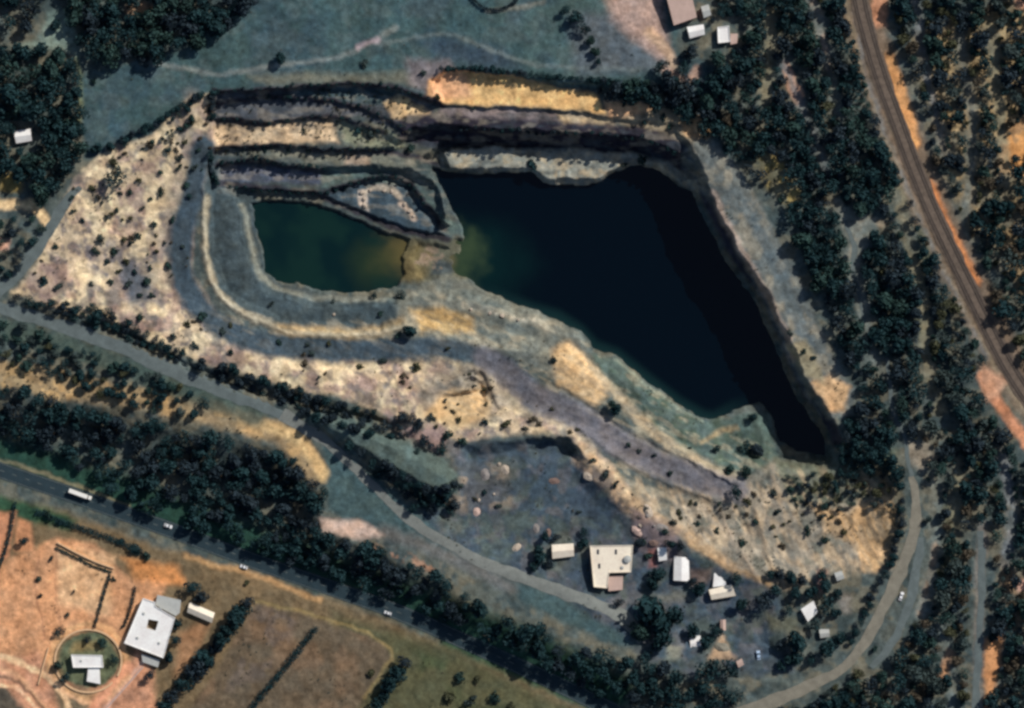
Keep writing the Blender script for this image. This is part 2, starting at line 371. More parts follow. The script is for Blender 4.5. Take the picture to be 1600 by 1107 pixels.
# high faces north and east: their shade is painted into the rock colour
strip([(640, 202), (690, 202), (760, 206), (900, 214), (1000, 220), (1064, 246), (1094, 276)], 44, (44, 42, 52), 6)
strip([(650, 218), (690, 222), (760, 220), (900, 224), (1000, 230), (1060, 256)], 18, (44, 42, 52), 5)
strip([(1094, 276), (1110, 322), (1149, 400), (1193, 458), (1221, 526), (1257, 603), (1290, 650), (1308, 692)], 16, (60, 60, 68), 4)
area(LEDGE_N, (138, 140, 130), 4)
area(LEDGE_N, (184, 166, 134), 5, m=.6, speck=B10)
# east ledge
strip([(1100, 250), (1152, 320), (1192, 400), (1232, 480), (1262, 550), (1300, 620)], 66, (100, 106, 104), 6)
strip([(1100, 250), (1152, 320), (1192, 400), (1232, 480), (1262, 550), (1300, 620)], 62, (144, 138, 122), 6, m=.7, speck=B20)
strip([(1114, 300), (1140, 360), (1178, 424), (1214, 490), (1240, 560)], 12, (166, 146, 132), 4, m=.7)
strip([(1150, 300), (1196, 380), (1236, 470), (1262, 540)], 18, (92, 104, 108), 5, m=.7)
area([(1268, 600), (1300, 585), (1328, 605), (1318, 640), (1296, 642)], (208, 168, 124), 6, m=.95)
area([(1225, 540), (1258, 530), (1280, 570), (1290, 600), (1262, 590)], (150, 140, 112), 6, m=.8)
# mounds by the haul road
area([(650, 600), (730, 570), (790, 570), (830, 620), (800, 640), (740, 636), (660, 640)], (150, 138, 120), 8, m=.9)
strip([(660, 620), (700, 604), (740, 588)], 12, (116, 110, 102), 5, m=.8)
area([(700, 610), (760, 606), (770, 650), (720, 668), (660, 650)], (228, 190, 138), 8, k=.82, m=.9)
strip([(776, 574), (790, 606), (800, 630)], 4, (150, 138, 112), 3, m=.5)
strip([(760, 566), (800, 592), (825, 625)], 8, (92, 94, 96), 4, m=.5)
# yard
YARD = [(716, 696), (780, 692), (850, 682), (890, 686), (910, 706), (985, 786), (1040, 830), (1120, 880), (1215, 925), (1240, 1050), (1100, 1060), (1010, 1030), (880, 935), (740, 880), (640, 800), (700, 782)]
area(YARD, (66, 80, 90), 8)
area(YARD, (108, 104, 102), 8, m=.55, speck=B20)
area(YARD, (84, 94, 82), 8, m=.5, speck=B20b)
area(YARD, (56, 68, 84), 8, m=.5, speck=B45)
area([(700, 720), (790, 730), (800, 790), (720, 800), (690, 790)], (146, 130, 112), 9, m=.75, speck=np.clip(B20 + .2, 0, 1))
strip([(905, 720), (940, 750), (990, 800), (1020, 810)], 16, (204, 172, 138), 8, k=.9, m=.75, speck=np.clip(B10 + .4, 0, 1))
area([(985, 795), (1060, 820), (1060, 880), (1000, 860)], (128, 112, 112), 9, m=.7)
area([(470, 650), (540, 650), (620, 682), (690, 712), (718, 742), (716, 776), (650, 750), (560, 700)], (80, 94, 90), 6)
area([(505, 690), (560, 720), (640, 790), (740, 880), (880, 935), (1000, 1010), (960, 1010), (850, 960), (700, 880), (600, 840), (510, 800)], (68, 88, 90), 8)
area([(1106, 1030), (1118, 1004), (1126, 990), (1136, 1006), (1148, 1030)], (184, 154, 124), 5, m=.85)
area([(1046, 1010), (1068, 1012), (1062, 1032), (1042, 1030)], (140, 140, 124), 6, m=.8)
area([(1014, 856), (1026, 856), (1028, 884), (1016, 886)], (136, 92, 88), 4, m=.8)
area([(1276, 892), (1292, 890), (1288, 924), (1276, 926)], (168, 124, 112), 5, m=.8)
area([(1308, 928), (1332, 930), (1328, 956), (1312, 956)], (130, 124, 116), 6, m=.8)
area([(1200, 960), (1250, 965), (1240, 990), (1200, 985)], (110, 110, 92), 7, m=.8)
area([(1020, 930), (1070, 925), (1080, 940), (1030, 940)], (122, 122, 112), 6, m=.8)
area([(1076, 890), (1112, 890), (1104, 912), (1080, 915)], (130, 108, 98), 6, m=.7)
area([(600, 640), (700, 670), (725, 720), (660, 700), (610, 672)], (164, 138, 132), 8, m=.75, speck=np.clip(B20 + .3, 0, 1))
area([(500, 812), (560, 812), (600, 836), (560, 842), (505, 832)], (206, 178, 160), 6)
strip([(570, 850), (620, 870), (680, 890)], 14, (186, 140, 112), 7, m=.7, speck=B10)
strip([(600, 830), (700, 870), (800, 920)], 20, (120, 112, 106), 9, m=.6)
# verge south of the gravel road
area([(-20, 565), (70, 572), (130, 590), (200, 605), (330, 625), (420, 655), (470, 690), (506, 742), (490, 760), (430, 690), (330, 665), (180, 630), (100, 625), (0, 605), (-20, 605)], (200, 166, 118), 8, k=.9, m=.95, speck=np.clip(B20 + .55, 0, 1))
strip([(380, 655), (440, 672), (480, 702), (504, 745)], 18, (226, 190, 136), 6, k=.85)
strip([(-20, 510), (120, 545), (260, 600), (400, 650)], 34, (70, 86, 80), 10, m=.85)
# highway verges, farm
strip([(-20, 705), (160, 762), (300, 815), (500, 890), (700, 965), (960, 1080)], 60, (40, 68, 58), 16)
strip([(-20, 712), (100, 752), (200, 790)], 6, (136, 128, 102), 3, m=.8)
strip([(430, 880), (560, 925), (700, 985)], 7, (110, 116, 82), 3, m=.7)
area([(-20, 775), (100, 800), (250, 855), (400, 900), (560, 950), (700, 1010), (830, 1060), (960, 1140), (-20, 1140)], (116, 100, 76), 8)
area([(520, 960), (700, 1010), (960, 1140), (560, 1140)], (84, 84, 62), 14)
area([(640, 1010), (960, 1140), (700, 1140)], (66, 78, 54), 12, m=.7, speck=B45)
strip([(700, 1005), (800, 1048), (960, 1118)], 14, (44, 78, 56), 7, m=.8)
area([(-20, 770), (60, 790), (120, 812), (110, 830), (-20, 800)], (50, 78, 58), 8)
area([(-20, 800), (24, 800), (14, 870), (-20, 900)], (184, 130, 98), 4)
area([(26, 812), (52, 816), (50, 862), (22, 862)], (200, 140, 100), 5, m=.9)
area([(20, 870), (90, 840), (150, 850), (205, 905), (270, 905), (196, 1010), (150, 985), (90, 1000), (70, 1040), (-20, 1040), (-20, 900)], (205, 152, 112), 6, k=.95)
area([(90, 850), (180, 868), (170, 960), (90, 945)], (214, 172, 130), 8, m=.85)
area([(190, 870), (280, 885), (290, 915), (215, 910)], (206, 138, 82), 8, m=.8)
area([(-20, 1040), (60, 1020), (75, 1060), (190, 1075), (212, 1010), (240, 1040), (246, 1107), (230, 1140), (-20, 1140)], (194, 142, 112), 8, m=.95)
area([(80, 1065), (150, 1080), (150, 1140), (100, 1140)], (86, 92, 74), 8, m=.8)
area([(-20, 1060), (10, 1075), (40, 1107), (40, 1140), (-20, 1140)], (64, 72, 66), 6, m=.9)
strip([(-20, 1040), (30, 1060), (70, 1107), (80, 1140)], 8, (206, 158, 122), 3)
strip([(226, 1030), (165, 1107)], 7, (216, 172, 150), 2, m=.9)
area([(400, 945), (470, 960), (600, 1005), (612, 1030), (560, 1107), (560, 1140), (280, 1140)], (100, 88, 72), 6)
area([(400, 945), (600, 1005), (560, 1140), (280, 1140)], (124, 100, 78), 6, m=.6, speck=B45)
area([(400, 945), (470, 960), (420, 1060), (350, 1080)], (100, 92, 88), 10, m=.5, speck=B20)
strip([(395, 940), (470, 955), (560, 985), (600, 1005), (612, 1022), (596, 1050), (570, 1090)], 5, (142, 124, 84), 3, m=.8)
strip([(290, 870), (330, 882), (400, 900), (500, 938)], 8, (196, 154, 106), 4, m=.75)
area([(280, 920), (330, 905), (392, 930), (300, 1060), (255, 1100), (270, 1000)], (110, 96, 74), 8, m=.8)
area([(282, 985), (330, 968), (300, 1030), (272, 1060)], (158, 118, 86), 8, m=.8)
strip([(138 + 60 * math.cos(a), 1033 + 57 * math.sin(a)) for a in np.linspace(0, 6.28, 30)], 10, (222, 172, 124), 4, m=.85)
strip([(-20, 1022), (30, 1036), (74, 1058), (100, 1086), (112, 1120)], 9, (240, 194, 152), 3, m=.95)
strip([(-20, 1052), (26, 1066), (60, 1096), (74, 1120)], 5, (120, 94, 76), 2, m=.9)
strip([(-20, 1070), (30, 1078), (60, 1110)], 6, (232, 184, 146), 2, m=.9)
strip([(76, 1052), (110, 1088), (160, 1096), (200, 1060)], 6, (226, 176, 134), 3, m=.85)
strip([(60, 870), (56, 930), (70, 1000)], 3, (150, 108, 84), 2, m=.7)
strip([(90, 850), (86, 930), (96, 990)], 2.5, (160, 116, 88), 2, m=.7)
strip([(200, 1040), (176, 1070), (140, 1112)], 16, (216, 150, 118), 5, m=.8)
# garden inside its ring
area([(138 + 46 * math.cos(a), 1032 + 44 * math.sin(a)) for a in np.linspace(0, 6.28, 25)[:-1]], (92, 100, 78), 4)
area([(115, 1005), (150, 1004), (160, 1018), (110, 1020)], (138, 120, 82), 6, m=.8)
# east: rail corridor, earth banks, clearings
strip([(1338, -20), (1352, 40), (1372, 110), (1410, 210), (1440, 290), (1480, 380), (1530, 480), (1580, 575), (1640, 650)], 64, (118, 102, 86), 9)
strip([(1318, -20), (1332, 50), (1352, 125), (1388, 225), (1420, 300), (1460, 390), (1510, 490), (1560, 585), (1620, 665)], 7, (142, 128, 106), 4, m=.8)
strip([(1330, -20), (1342, 40), (1362, 118), (1400, 215), (1430, 295), (1470, 385), (1520, 485)], 4, (84, 78, 68), 2, m=.7)
area([(1366, -20), (1384, -20), (1386, 40), (1370, 46), (1358, 20)], (192, 138, 106), 5)
area([(1384, 84), (1396, 88), (1416, 140), (1440, 228), (1430, 240), (1412, 250), (1394, 180)], (206, 150, 98), 5)
area([(1430, 280), (1456, 280), (1480, 330), (1532, 440), (1522, 460), (1500, 430), (1466, 360)], (198, 130, 84), 5)
strip([(1536, 590), (1556, 625), (1610, 700)], 18, (200, 140, 106), 5)
area([(1530, 570), (1575, 590), (1560, 620), (1540, 630)], (190, 146, 118), 7, m=.9)
area([(1220, 96), (1232, 100), (1256, 150), (1244, 164), (1228, 140)], (220, 164, 128), 4)
strip([(1282, 50), (1296, 108)], 11, (176, 152, 134), 3)
strip([(1264, -20), (1280, 32)], 12, (166, 140, 120), 4, m=.9)
strip([(1206, 60), (1202, 150)], 10, (128, 136, 128), 5, m=.6)
area([(1170, 230), (1220, 240), (1255, 310), (1240, 330), (1196, 290)], (158, 140, 90), 8, m=.9, speck=np.clip(B10 + .35, 0, 1))
strip([(1310, 315), (1322, 350), (1340, 380), (1334, 430), (1345, 470), (1352, 500)], 14, (128, 128, 118), 5, m=.9)
strip([(1330, 400), (1340, 360), (1355, 344), (1376, 350)], 9, (156, 140, 118), 4, m=.9)
strip([(1440, 360), (1450, 430), (1420, 460), (1440, 520)], 12, (104, 112, 96), 6, m=.8)
EW = [(1430, 60), (1610, -10), (1620, 420), (1560, 420), (1470, 260)]
area(EW, (168, 146, 110), 14, m=.95, speck=np.clip(B20 + .25, 0, 1))
area([(1572, 190), (1620, 180), (1620, 280), (1560, 270)], (208, 150, 92), 8, m=.9, speck=np.clip(B20 + .5, 0, 1))
area([(1585, -10), (1620, -10), (1620, 20), (1590, 14)], (196, 150, 126), 6)
area([(1580, 420), (1620, 400), (1620, 480), (1590, 460)], (150, 130, 100), 8, m=.9)
area([(1420, 690), (1450, 690), (1470, 720), (1440, 740), (1418, 720)], (142, 132, 116), 7, m=.9)
area([(1455, 800), (1500, 780), (1500, 870), (1460, 920), (1448, 880)], (120, 116, 90), 9, m=.7, speck=np.clip(B20 + .2, 0, 1))
strip([(1462, 850), (1455, 900), (1436, 960)], 9, (176, 142, 112), 4, m=.8)
strip([(1378, 740), (1392, 800), (1384, 850)], 16, (156, 128, 92), 6, m=.8)
strip([(1320, 740), (1328, 790)], 5, (120, 124, 96), 3, m=.7)
area([(1538, 1000), (1568, 996), (1560, 1060), (1545, 1107), (1540, 1107)], (206, 146, 98), 6, m=.95)
area([(1560, 870), (1620, 900), (1620, 990), (1570, 980)], (150, 126, 100), 9, m=.8, speck=np.clip(B20 + .3, 0, 1))
area([(1586, 910), (1620, 900), (1620, 925), (1590, 924)], (210, 166, 148), 5)
strip([(1470, 1060), (1486, 1020)], 12, (190, 140, 100), 5, m=.8)
strip([(1535, 820), (1530, 960), (1528, 1140)], 14, (122, 118, 112), 5, m=.95)
area([(1395, 740), (1400, 790), (1376, 880), (1395, 880), (1412, 800), (1412, 740)], (90, 88, 74), 6, m=.7)
GAPS = [([(1262, -30), (1282, 40), (1298, 110), (1312, 180)], 8), ([(1204, 20), (1202, 90), (1196, 160)], 7), ([(1222, 100), (1250, 160), (1270, 210), (1290, 270)], 6), ([(1350, 500), (1362, 550), (1388, 590)], 7), ([(1404, 300), (1424, 390), (1444, 470), (1448, 560), (1470, 640)], 8),
        ([(1338, 20), (1352, 110), (1380, 200), (1408, 270), (1440, 345), (1470, 415), (1506, 490), (1540, 560)], 2), ([(1462, 760), (1460, 860), (1440, 960)], 9), ([(1500, 720), (1494, 800), (1500, 880)], 6), ([(1430, 0), (1450, 120), (1476, 240)], 5), ([(1500, 60), (1520, 200), (1510, 330)], 6), ([(1545, 30), (1560, 160), (1576, 300)], 7), ([(1560, 700), (1580, 790), (1570, 880)], 7), ([(1470, 980), (1490, 1060), (1480, 1120)], 6)]
GLADE = [(1308, 312), (1330, 330), (1352, 336), (1376, 346), (1366, 356), (1352, 400), (1356, 450), (1368, 500), (1346, 500), (1334, 460), (1322, 420), (1318, 370)]
area(GLADE, (122, 128, 122), 7, m=.9, speck=np.clip(B20 + .6, 0, 1))
for gi, (L, w) in enumerate(GAPS):
    strip(L, w * 2.6, [(108, 116, 112), (132, 126, 104), (116, 120, 122)][gi % 3], 6, m=.85, speck=np.clip(B20 + .45, 0, 1))
BANKS = [([(1390, 84), (1412, 150), (1432, 235)], 24), ([(1444, 280), (1476, 340), (1528, 452)], 24), ([(1540, 590), (1560, 625), (1612, 700)], 22), ([(1372, -20), (1376, 44)], 20), ([(1235, 100), (1250, 155)], 16), ([(1345, 470), (1352, 500)], 10)]
# rubble running down the southeast slope, ravelled edges
th = fbm(GX * .90 - GY * .44, (GX * .44 + GY * .90) * .28, 9, 331, 3)
sem, _ = poly_sd(WX, WY, [(960, 740), (1150, 760), (1230, 730), (1400, 730), (1400, 890), (1230, 925), (1100, 870), (1000, 800)])
lay(sstep(-8, 14, sem) * sstep(0, .5, th) * .55, (196, 172, 140), .9); lay(sstep(-8, 14, sem) * sstep(0, .5, -th) * .5, (104, 104, 96))
th2 = fbm((GX * .90 + GY * .44) * .3, (-GX * .44 + GY * .90), 8, 341, 3)
hrm, _ = poly_sd(WX, WY, [(640, 446), (870, 494), (1100, 664), (1216, 700), (1150, 770), (1000, 800), (860, 690), (700, 640), (640, 560), (440, 550), (300, 540), (300, 480), (440, 500), (620, 500)])
lay(sstep(-8, 12, hrm) * sstep(.05, .6, th2) * .4, (176, 164, 140), .9); lay(sstep(-8, 12, hrm) * sstep(.05, .6, -th2) * .4, (74, 84, 86))
strip([(318, 234), (300, 300), (285, 360), (283, 420), (300, 465), (345, 510), (430, 540), (560, 548), (650, 545), (720, 545), (790, 580), (830, 622)], 26, (66, 78, 86), 8, m=.8)
strip([(760, 560), (800, 592), (840, 624), (900, 650), (980, 700), (1080, 745), (1150, 768)], 40, (102, 100, 106), 8, m=.8)
strip([(320, 310), (322, 400), (352, 467), (440, 515), (560, 523), (640, 508)], 7, (186, 176, 152), 4, k=.85, m=.7)
strip([(910, 700), (950, 740), (1000, 790), (1080, 840), (1150, 890)], 14, (214, 178, 136), 6, k=.9, m=.65, speck=np.clip(B20 + .4, 0, 1))
nbm, _ = poly_sd(WX, WY, [(335, 140), (580, 130), (690, 170), (1100, 180), (1110, 300), (700, 370), (560, 330), (340, 300)])
th3 = fbm(GX * .35, GY, 9, 351, 3)
lay(sstep(-4, 8, nbm) * sstep(.1, .6, th3) * .35, (150, 142, 126)); lay(sstep(-4, 8, nbm) * sstep(.1, .6, -th3) * .5, (56, 66, 72))
# small mottling all over, as the land has it
n1 = fbm(GX, GY, 9, 301, 3); n2 = fbm(GX, GY, 34, 311, 3)
OUT = sstep(320, 120, np.maximum.reduce([-GX, GX - 1600, -GY, GY - 1107]))
C *= (1 + OUT * (0.26 * n1 + 0.14 * n2 + 0.14 * fbm(GX, GY, 5, 305, 2)))[..., None]
C[:] = C * OUT[..., None] + alb((72, 82, 76)) * (1 - OUT[..., None])
C *= 1 + 0.05 * np.stack([fbm(GX, GY, 16, 321, 2), 0 * n1, -fbm(GX, GY, 16, 321, 2)], -1)
C = np.clip(C, 0.004, 0.8)

# ------------------------------------------------------------------ materials
def new_mat(name):
    m = bpy.data.materials.new(name)
    m.use_nodes = True
    nt = m.node_tree
    return m, nt, nt.nodes["Principled BSDF"]

def mat_flat(name, c, rough=.8, var=.25, scale=.6, metal=0.0, bump=0.0, k=1.0):
    """plain coloured stuff broken up by noise in world space"""
    m, nt, p = new_mat(name)
    g = nt.nodes.new("ShaderNodeNewGeometry")
    n = nt.nodes.new("ShaderNodeTexNoise"); n.inputs["Scale"].default_value = scale; n.inputs["Detail"].default_value = 5
    nt.links.new(g.outputs["Position"], n.inputs["Vector"])
    r = nt.nodes.new("ShaderNodeValToRGB")
    a = alb(c, k)
    r.color_ramp.elements[0].position = .36; r.color_ramp.elements[1].position = .64
    r.color_ramp.elements[0].color = (*(a * (1 - var)), 1); r.color_ramp.elements[1].color = (*np.clip(a * (1 + var), 0, .85), 1)
    n2 = nt.nodes.new("ShaderNodeTexNoise"); n2.inputs["Scale"].default_value = scale * 6; n2.inputs["Detail"].default_value = 4
    nt.links.new(g.outputs["Position"], n2.inputs["Vector"])
    av = nt.nodes.new("ShaderNodeMath"); av.operation = 'MULTIPLY_ADD'; av.inputs[1].default_value = .45
    ah = nt.nodes.new("ShaderNodeMath"); ah.operation = 'MULTIPLY'; ah.inputs[1].default_value = .55
    nt.links.new(n.outputs[0], ah.inputs[0]); nt.links.new(n2.outputs[0], av.inputs[0]); nt.links.new(ah.outputs[0], av.inputs[2])
    nt.links.new(av.outputs[0], r.inputs[0]); nt.links.new(r.outputs[0], p.inputs["Base Color"])
    p.inputs["Roughness"].default_value = rough; p.inputs["Metallic"].default_value = metal
    p.inputs["Specular IOR Level"].default_value = .3
    if bump:
        b = nt.nodes.new("ShaderNodeBump"); b.inputs["Strength"].default_value = bump; b.inputs["Distance"].default_value = .3
        nt.links.new(n.outputs[0], b.inputs["Height"]); nt.links.new(b.outputs[0], p.inputs["Normal"])
    return m

def mat_ground():
    m, nt, p = new_mat("ground")
    at = nt.nodes.new("ShaderNodeAttribute"); at.attribute_name = "soil"
    g = nt.nodes.new("ShaderNodeNewGeometry")
    prev = at.outputs["Color"]
    for sc, lo, hi in ((0.35, .78, 1.22), (1.1, .8, 1.2)):
        n = nt.nodes.new("ShaderNodeTexNoise"); n.inputs["Scale"].default_value = sc; n.inputs["Detail"].default_value = 6
        n.inputs["Roughness"].default_value = .65
        nt.links.new(g.outputs["Position"], n.inputs["Vector"])
        mr = nt.nodes.new("ShaderNodeMapRange"); mr.inputs[1].default_value = .3; mr.inputs[2].default_value = .7
        mr.inputs[3].default_value = lo; mr.inputs[4].default_value = hi
        nt.links.new(n.outputs[0], mr.inputs[0])
        mx = nt.nodes.new("ShaderNodeVectorMath"); mx.operation = 'SCALE'
        nt.links.new(prev, mx.inputs[0]); nt.links.new(mr.outputs[0], mx.inputs["Scale"])
        prev = mx.outputs[0]
    b = nt.nodes.new("ShaderNodeBump"); b.inputs["Strength"].default_value = .6; b.inputs["Distance"].default_value = .5
    nt.links.new(n.outputs[0], b.inputs["Height"]); nt.links.new(b.outputs[0], p.inputs["Normal"])
    nt.links.new(prev, p.inputs["Base Color"])
    p.inputs["Roughness"].default_value = .95; p.inputs["Specular IOR Level"].default_value = .1
    return m

def mat_leaf(name, c, var=.35, hue=0.0):
    m, nt, p = new_mat(name)
    g = nt.nodes.new("ShaderNodeNewGeometry"); oi = nt.nodes.new("ShaderNodeObjectInfo")
    a = np.asarray(c, float)
    r = nt.nodes.new("ShaderNodeValToRGB")
    r.color_ramp.elements[0].color = (*(a * (1 - var)), 1); r.color_ramp.elements[1].color = (*(a * (1 + var) * np.array([1 + hue, 1, 1 - hue])), 1)
    ad = nt.nodes.new("ShaderNodeMath"); ad.operation = 'MULTIPLY_ADD'; ad.inputs[1].default_value = .6
    ml = nt.nodes.new("ShaderNodeMath"); ml.operation = 'MULTIPLY'; ml.inputs[1].default_value = .4
    nt.links.new(oi.outputs["Random"], ml.inputs[0])
    nt.links.new(g.outputs["Random Per Island"], ad.inputs[0]); nt.links.new(ml.outputs[0], ad.inputs[2])
    nt.links.new(ad.outputs[0], r.inputs[0]); nt.links.new(r.outputs[0], p.inputs["Base Color"])
    p.inputs["Roughness"].default_value = .75; p.inputs["Specular IOR Level"].default_value = .15
    return m

M = {}
M['ground'] = mat_ground()
M['leaf_dark'] = mat_leaf("leaf_dark", (.012, .036, .041))
M['leaf_mid'] = mat_leaf("leaf_mid", (.022, .050, .045))
M['leaf_olive'] = mat_leaf("leaf_olive", (.052, .060, .036), hue=.1)
M['leaf_dusk'] = mat_leaf("leaf_dusk", (.018, .031, .041))
M['leaf_grey'] = mat_leaf("leaf_grey", (.040, .060, .058))
M['leaf_dry'] = mat_leaf("leaf_dry", (.075, .062, .044))
M['bark'] = mat_flat("bark", (92, 80, 66), .9, .3, 2)
M['white_roof'] = mat_flat("white_roof", (236, 226, 222), .6, .12, .12)
M['cream_roof'] = mat_flat("cream_roof", (232, 216, 196), .6, .12, .12)
M['pink_roof'] = mat_flat("pink_roof", (186, 160, 148), .7, .10, .25)
M['grey_roof'] = mat_flat("grey_roof", (170, 172, 168), .6, .10, .4)
M['blue_roof'] = mat_flat("blue_roof", (150, 164, 190), .5, .10, .4)
M['terracotta'] = mat_flat("terracotta", (176, 108, 84), .8, .15, .6)
M['plaster'] = mat_flat("plaster", (196, 184, 168), .85, .10, .5)
M['pale_wall'] = mat_flat("pale_wall", (206, 170, 132), .85, .12, .5)
M['glass'] = mat_flat("glass", (40, 52, 64), .15, .1, 1)
M['dark_metal'] = mat_flat("dark_metal", (58, 60, 66), .5, .1, 1)
M['asphalt'] = mat_flat("asphalt", (36, 54, 62), .85, .18, .25, k=.9)
M['gravel'] = mat_flat("gravel", (92, 102, 102), .95, .2, .2)
M['pale_gravel'] = mat_flat("pale_gravel", (112, 116, 112), .95, .2, .2)
M['tan_gravel'] = mat_flat("tan_gravel", (122, 118, 106), .95, .2, .2)
M['paint'] = mat_flat("paint", (120, 126, 120), .8, .3, .4)
M['ballast'] = mat_flat("ballast", (98, 86, 76), .95, .3, .35)
M['rail'] = mat_flat("rail", (74, 66, 62), .5, .1, 1, metal=.3)
M['sleeper'] = mat_flat("sleeper", (92, 84, 78), .9, .2, 1)
M['car_white'] = mat_flat("car_white", (235, 236, 238), .35, .03, 1)
M['car_blue'] = mat_flat("car_blue", (168, 190, 214), .35, .04, 1)
M['trailer'] = mat_flat("trailer", (240, 228, 220), .45, .04, .3)
M['tyre'] = mat_flat("tyre", (30, 30, 32), .9, .1, 2)
M['rubble'] = mat_flat("rubble", (118, 98, 90), .95, .25, .8)
M['rock'] = mat_flat("rock", (172, 158, 142), .9, .18, .8, bump=.5)
M['rock_grey'] = mat_flat("rock_grey", (132, 126, 122), .9, .2, .8, bump=.5)

# ------------------------------------------------------------------ object helpers
def tag(o, label=None, cat=None, group=None, kind=None):
    if label: o['label'] = label
    if cat: o['category'] = cat
    if group: o['group'] = group
    if kind: o['kind'] = kind
    return o

def empty(name, loc, rz=0.0):
    o = bpy.data.objects.new(name, None)
    o.empty_display_size = 1
    COL.objects.link(o)
    o.location = loc; o.rotation_euler = (0, 0, rz)
    return o

def mesh_obj(name, verts, faces, mat, parent=None, loc=None, smooth=False):
    me = bpy.data.meshes.new(name)
    me.from_pydata([tuple(v) for v in verts], [], [tuple(f) for f in faces])
    for mm in (mat if isinstance(mat, (list, tuple)) else [mat]):
        me.materials.append(mm)
    if smooth:
        me.polygons.foreach_set("use_smooth", [True] * len(me.polygons))
    o = bpy.data.objects.new(name, me)
    COL.objects.link(o)
    if parent: o.parent = parent
    if loc is not None: o.location = loc
    return o

class MB:
    """collects simple solids into one mesh"""
    def __init__(s): s.v = []; s.f = []
    def add(s, v, f):
        n = len(s.v); s.v += [tuple(x) for x in v]; s.f += [tuple(i + n for i in q) for q in f]
    def box(s, x0, y0, z0, x1, y1, z1, bev=0.0):
        if bev:
            bm = bmesh.new(); bmesh.ops.create_cube(bm, size=1)
            bmesh.ops.scale(bm, vec=(x1 - x0, y1 - y0, z1 - z0), verts=bm.verts)
            bmesh.ops.translate(bm, vec=((x0 + x1) / 2, (y0 + y1) / 2, (z0 + z1) / 2), verts=bm.verts)
            bmesh.ops.bevel(bm, geom=bm.edges[:], offset=bev, segments=2, affect='EDGES')
            bm.verts.index_update()
            s.add([v.co[:] for v in bm.verts], [[v.index for v in f.verts] for f in bm.faces]); bm.free(); return
        s.add([(x0, y0, z0), (x1, y0, z0), (x1, y1, z0), (x0, y1, z0), (x0, y0, z1), (x1, y0, z1), (x1, y1, z1), (x0, y1, z1)],
              [(3, 2, 1, 0), (4, 5, 6, 7), (0, 1, 5, 4), (1, 2, 6, 5), (2, 3, 7, 6), (3, 0, 4, 7)])
    def prism(s, P, z0, z1, cap=True, bottom=False):
        n = len(P)
        f = [(i, (i + 1) % n, n + (i + 1) % n, n + i) for i in range(n)]
        if cap: f.append(tuple(range(n, 2 * n)))
        if bottom: f.append(tuple(reversed(range(n))))
        s.add([(p[0], p[1], z0) for p in P] + [(p[0], p[1], z1) for p in P], f)
    def tube(s, A, B, r0, r1, n=7):
        A, B = Vector(A), Vector(B); d = (B - A).normalized()
        u = d.orthogonal().normalized(); w = d.cross(u)
        ring = [(math.cos(2 * math.pi * i / n), math.sin(2 * math.pi * i / n)) for i in range(n)]
        v = [A + u * c * r0 + w * q * r0 for c, q in ring] + [B + u * c * r1 + w * q * r1 for c, q in ring]
        s.add(v, [(i, (i + 1) % n, n + (i + 1) % n, n + i) for i in range(n)] + [tuple(range(n, 2 * n)), tuple(reversed(range(n)))])
    def disc(s, c, r, h, axis='y', n=14):
        a = Vector((0, 1, 0)) if axis == 'y' else Vector((0, 0, 1))
        s.tube(Vector(c) - a * h / 2, Vector(c) + a * h / 2, r, r, n)
    def build(s, name, mat, parent=None, smooth=False):
        return mesh_obj(name, s.v, s.f, mat, parent, smooth=smooth)

def copy_tree(o, parent=None):
    c = o.copy(); COL.objects.link(c)
    if parent: c.parent = parent
    for ch in [x for x in o.children]:
        copy_tree(ch, c)
    return c

# ------------------------------------------------------------------ ground and water
def build_ground():
    nx, ny = len(XS), len(YS)
    f = S * (H - Z) / H
    co = np.stack([(GX - 800) * f, (553.5 - GY) * f, Z], -1).reshape(-1, 3)
    me = bpy.data.meshes.new("ground")
    nf = (nx - 1) * (ny - 1)
    me.vertices.add(nx * ny); me.vertices.foreach_set("co", co.ravel())
    j, i = np.meshgrid(np.arange(ny - 1), np.arange(nx - 1), indexing='ij')
    a = (j * nx + i).ravel()
    loops = np.stack([a, a + nx, a + nx + 1, a + 1], -1).ravel()
    me.loops.add(nf * 4); me.loops.foreach_set("vertex_index", loops)
    me.polygons.add(nf); me.polygons.foreach_set("loop_start", np.arange(0, nf * 4, 4))
    me.update(calc_edges=True)
    me.polygons.foreach_set("use_smooth", np.ones(nf, bool))
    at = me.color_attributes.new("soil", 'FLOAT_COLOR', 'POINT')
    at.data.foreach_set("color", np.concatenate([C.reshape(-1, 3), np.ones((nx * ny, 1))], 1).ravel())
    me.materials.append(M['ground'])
    o = bpy.data.objects.new("ground", me); COL.objects.link(o)
    tag(o, kind='structure')
build_ground()

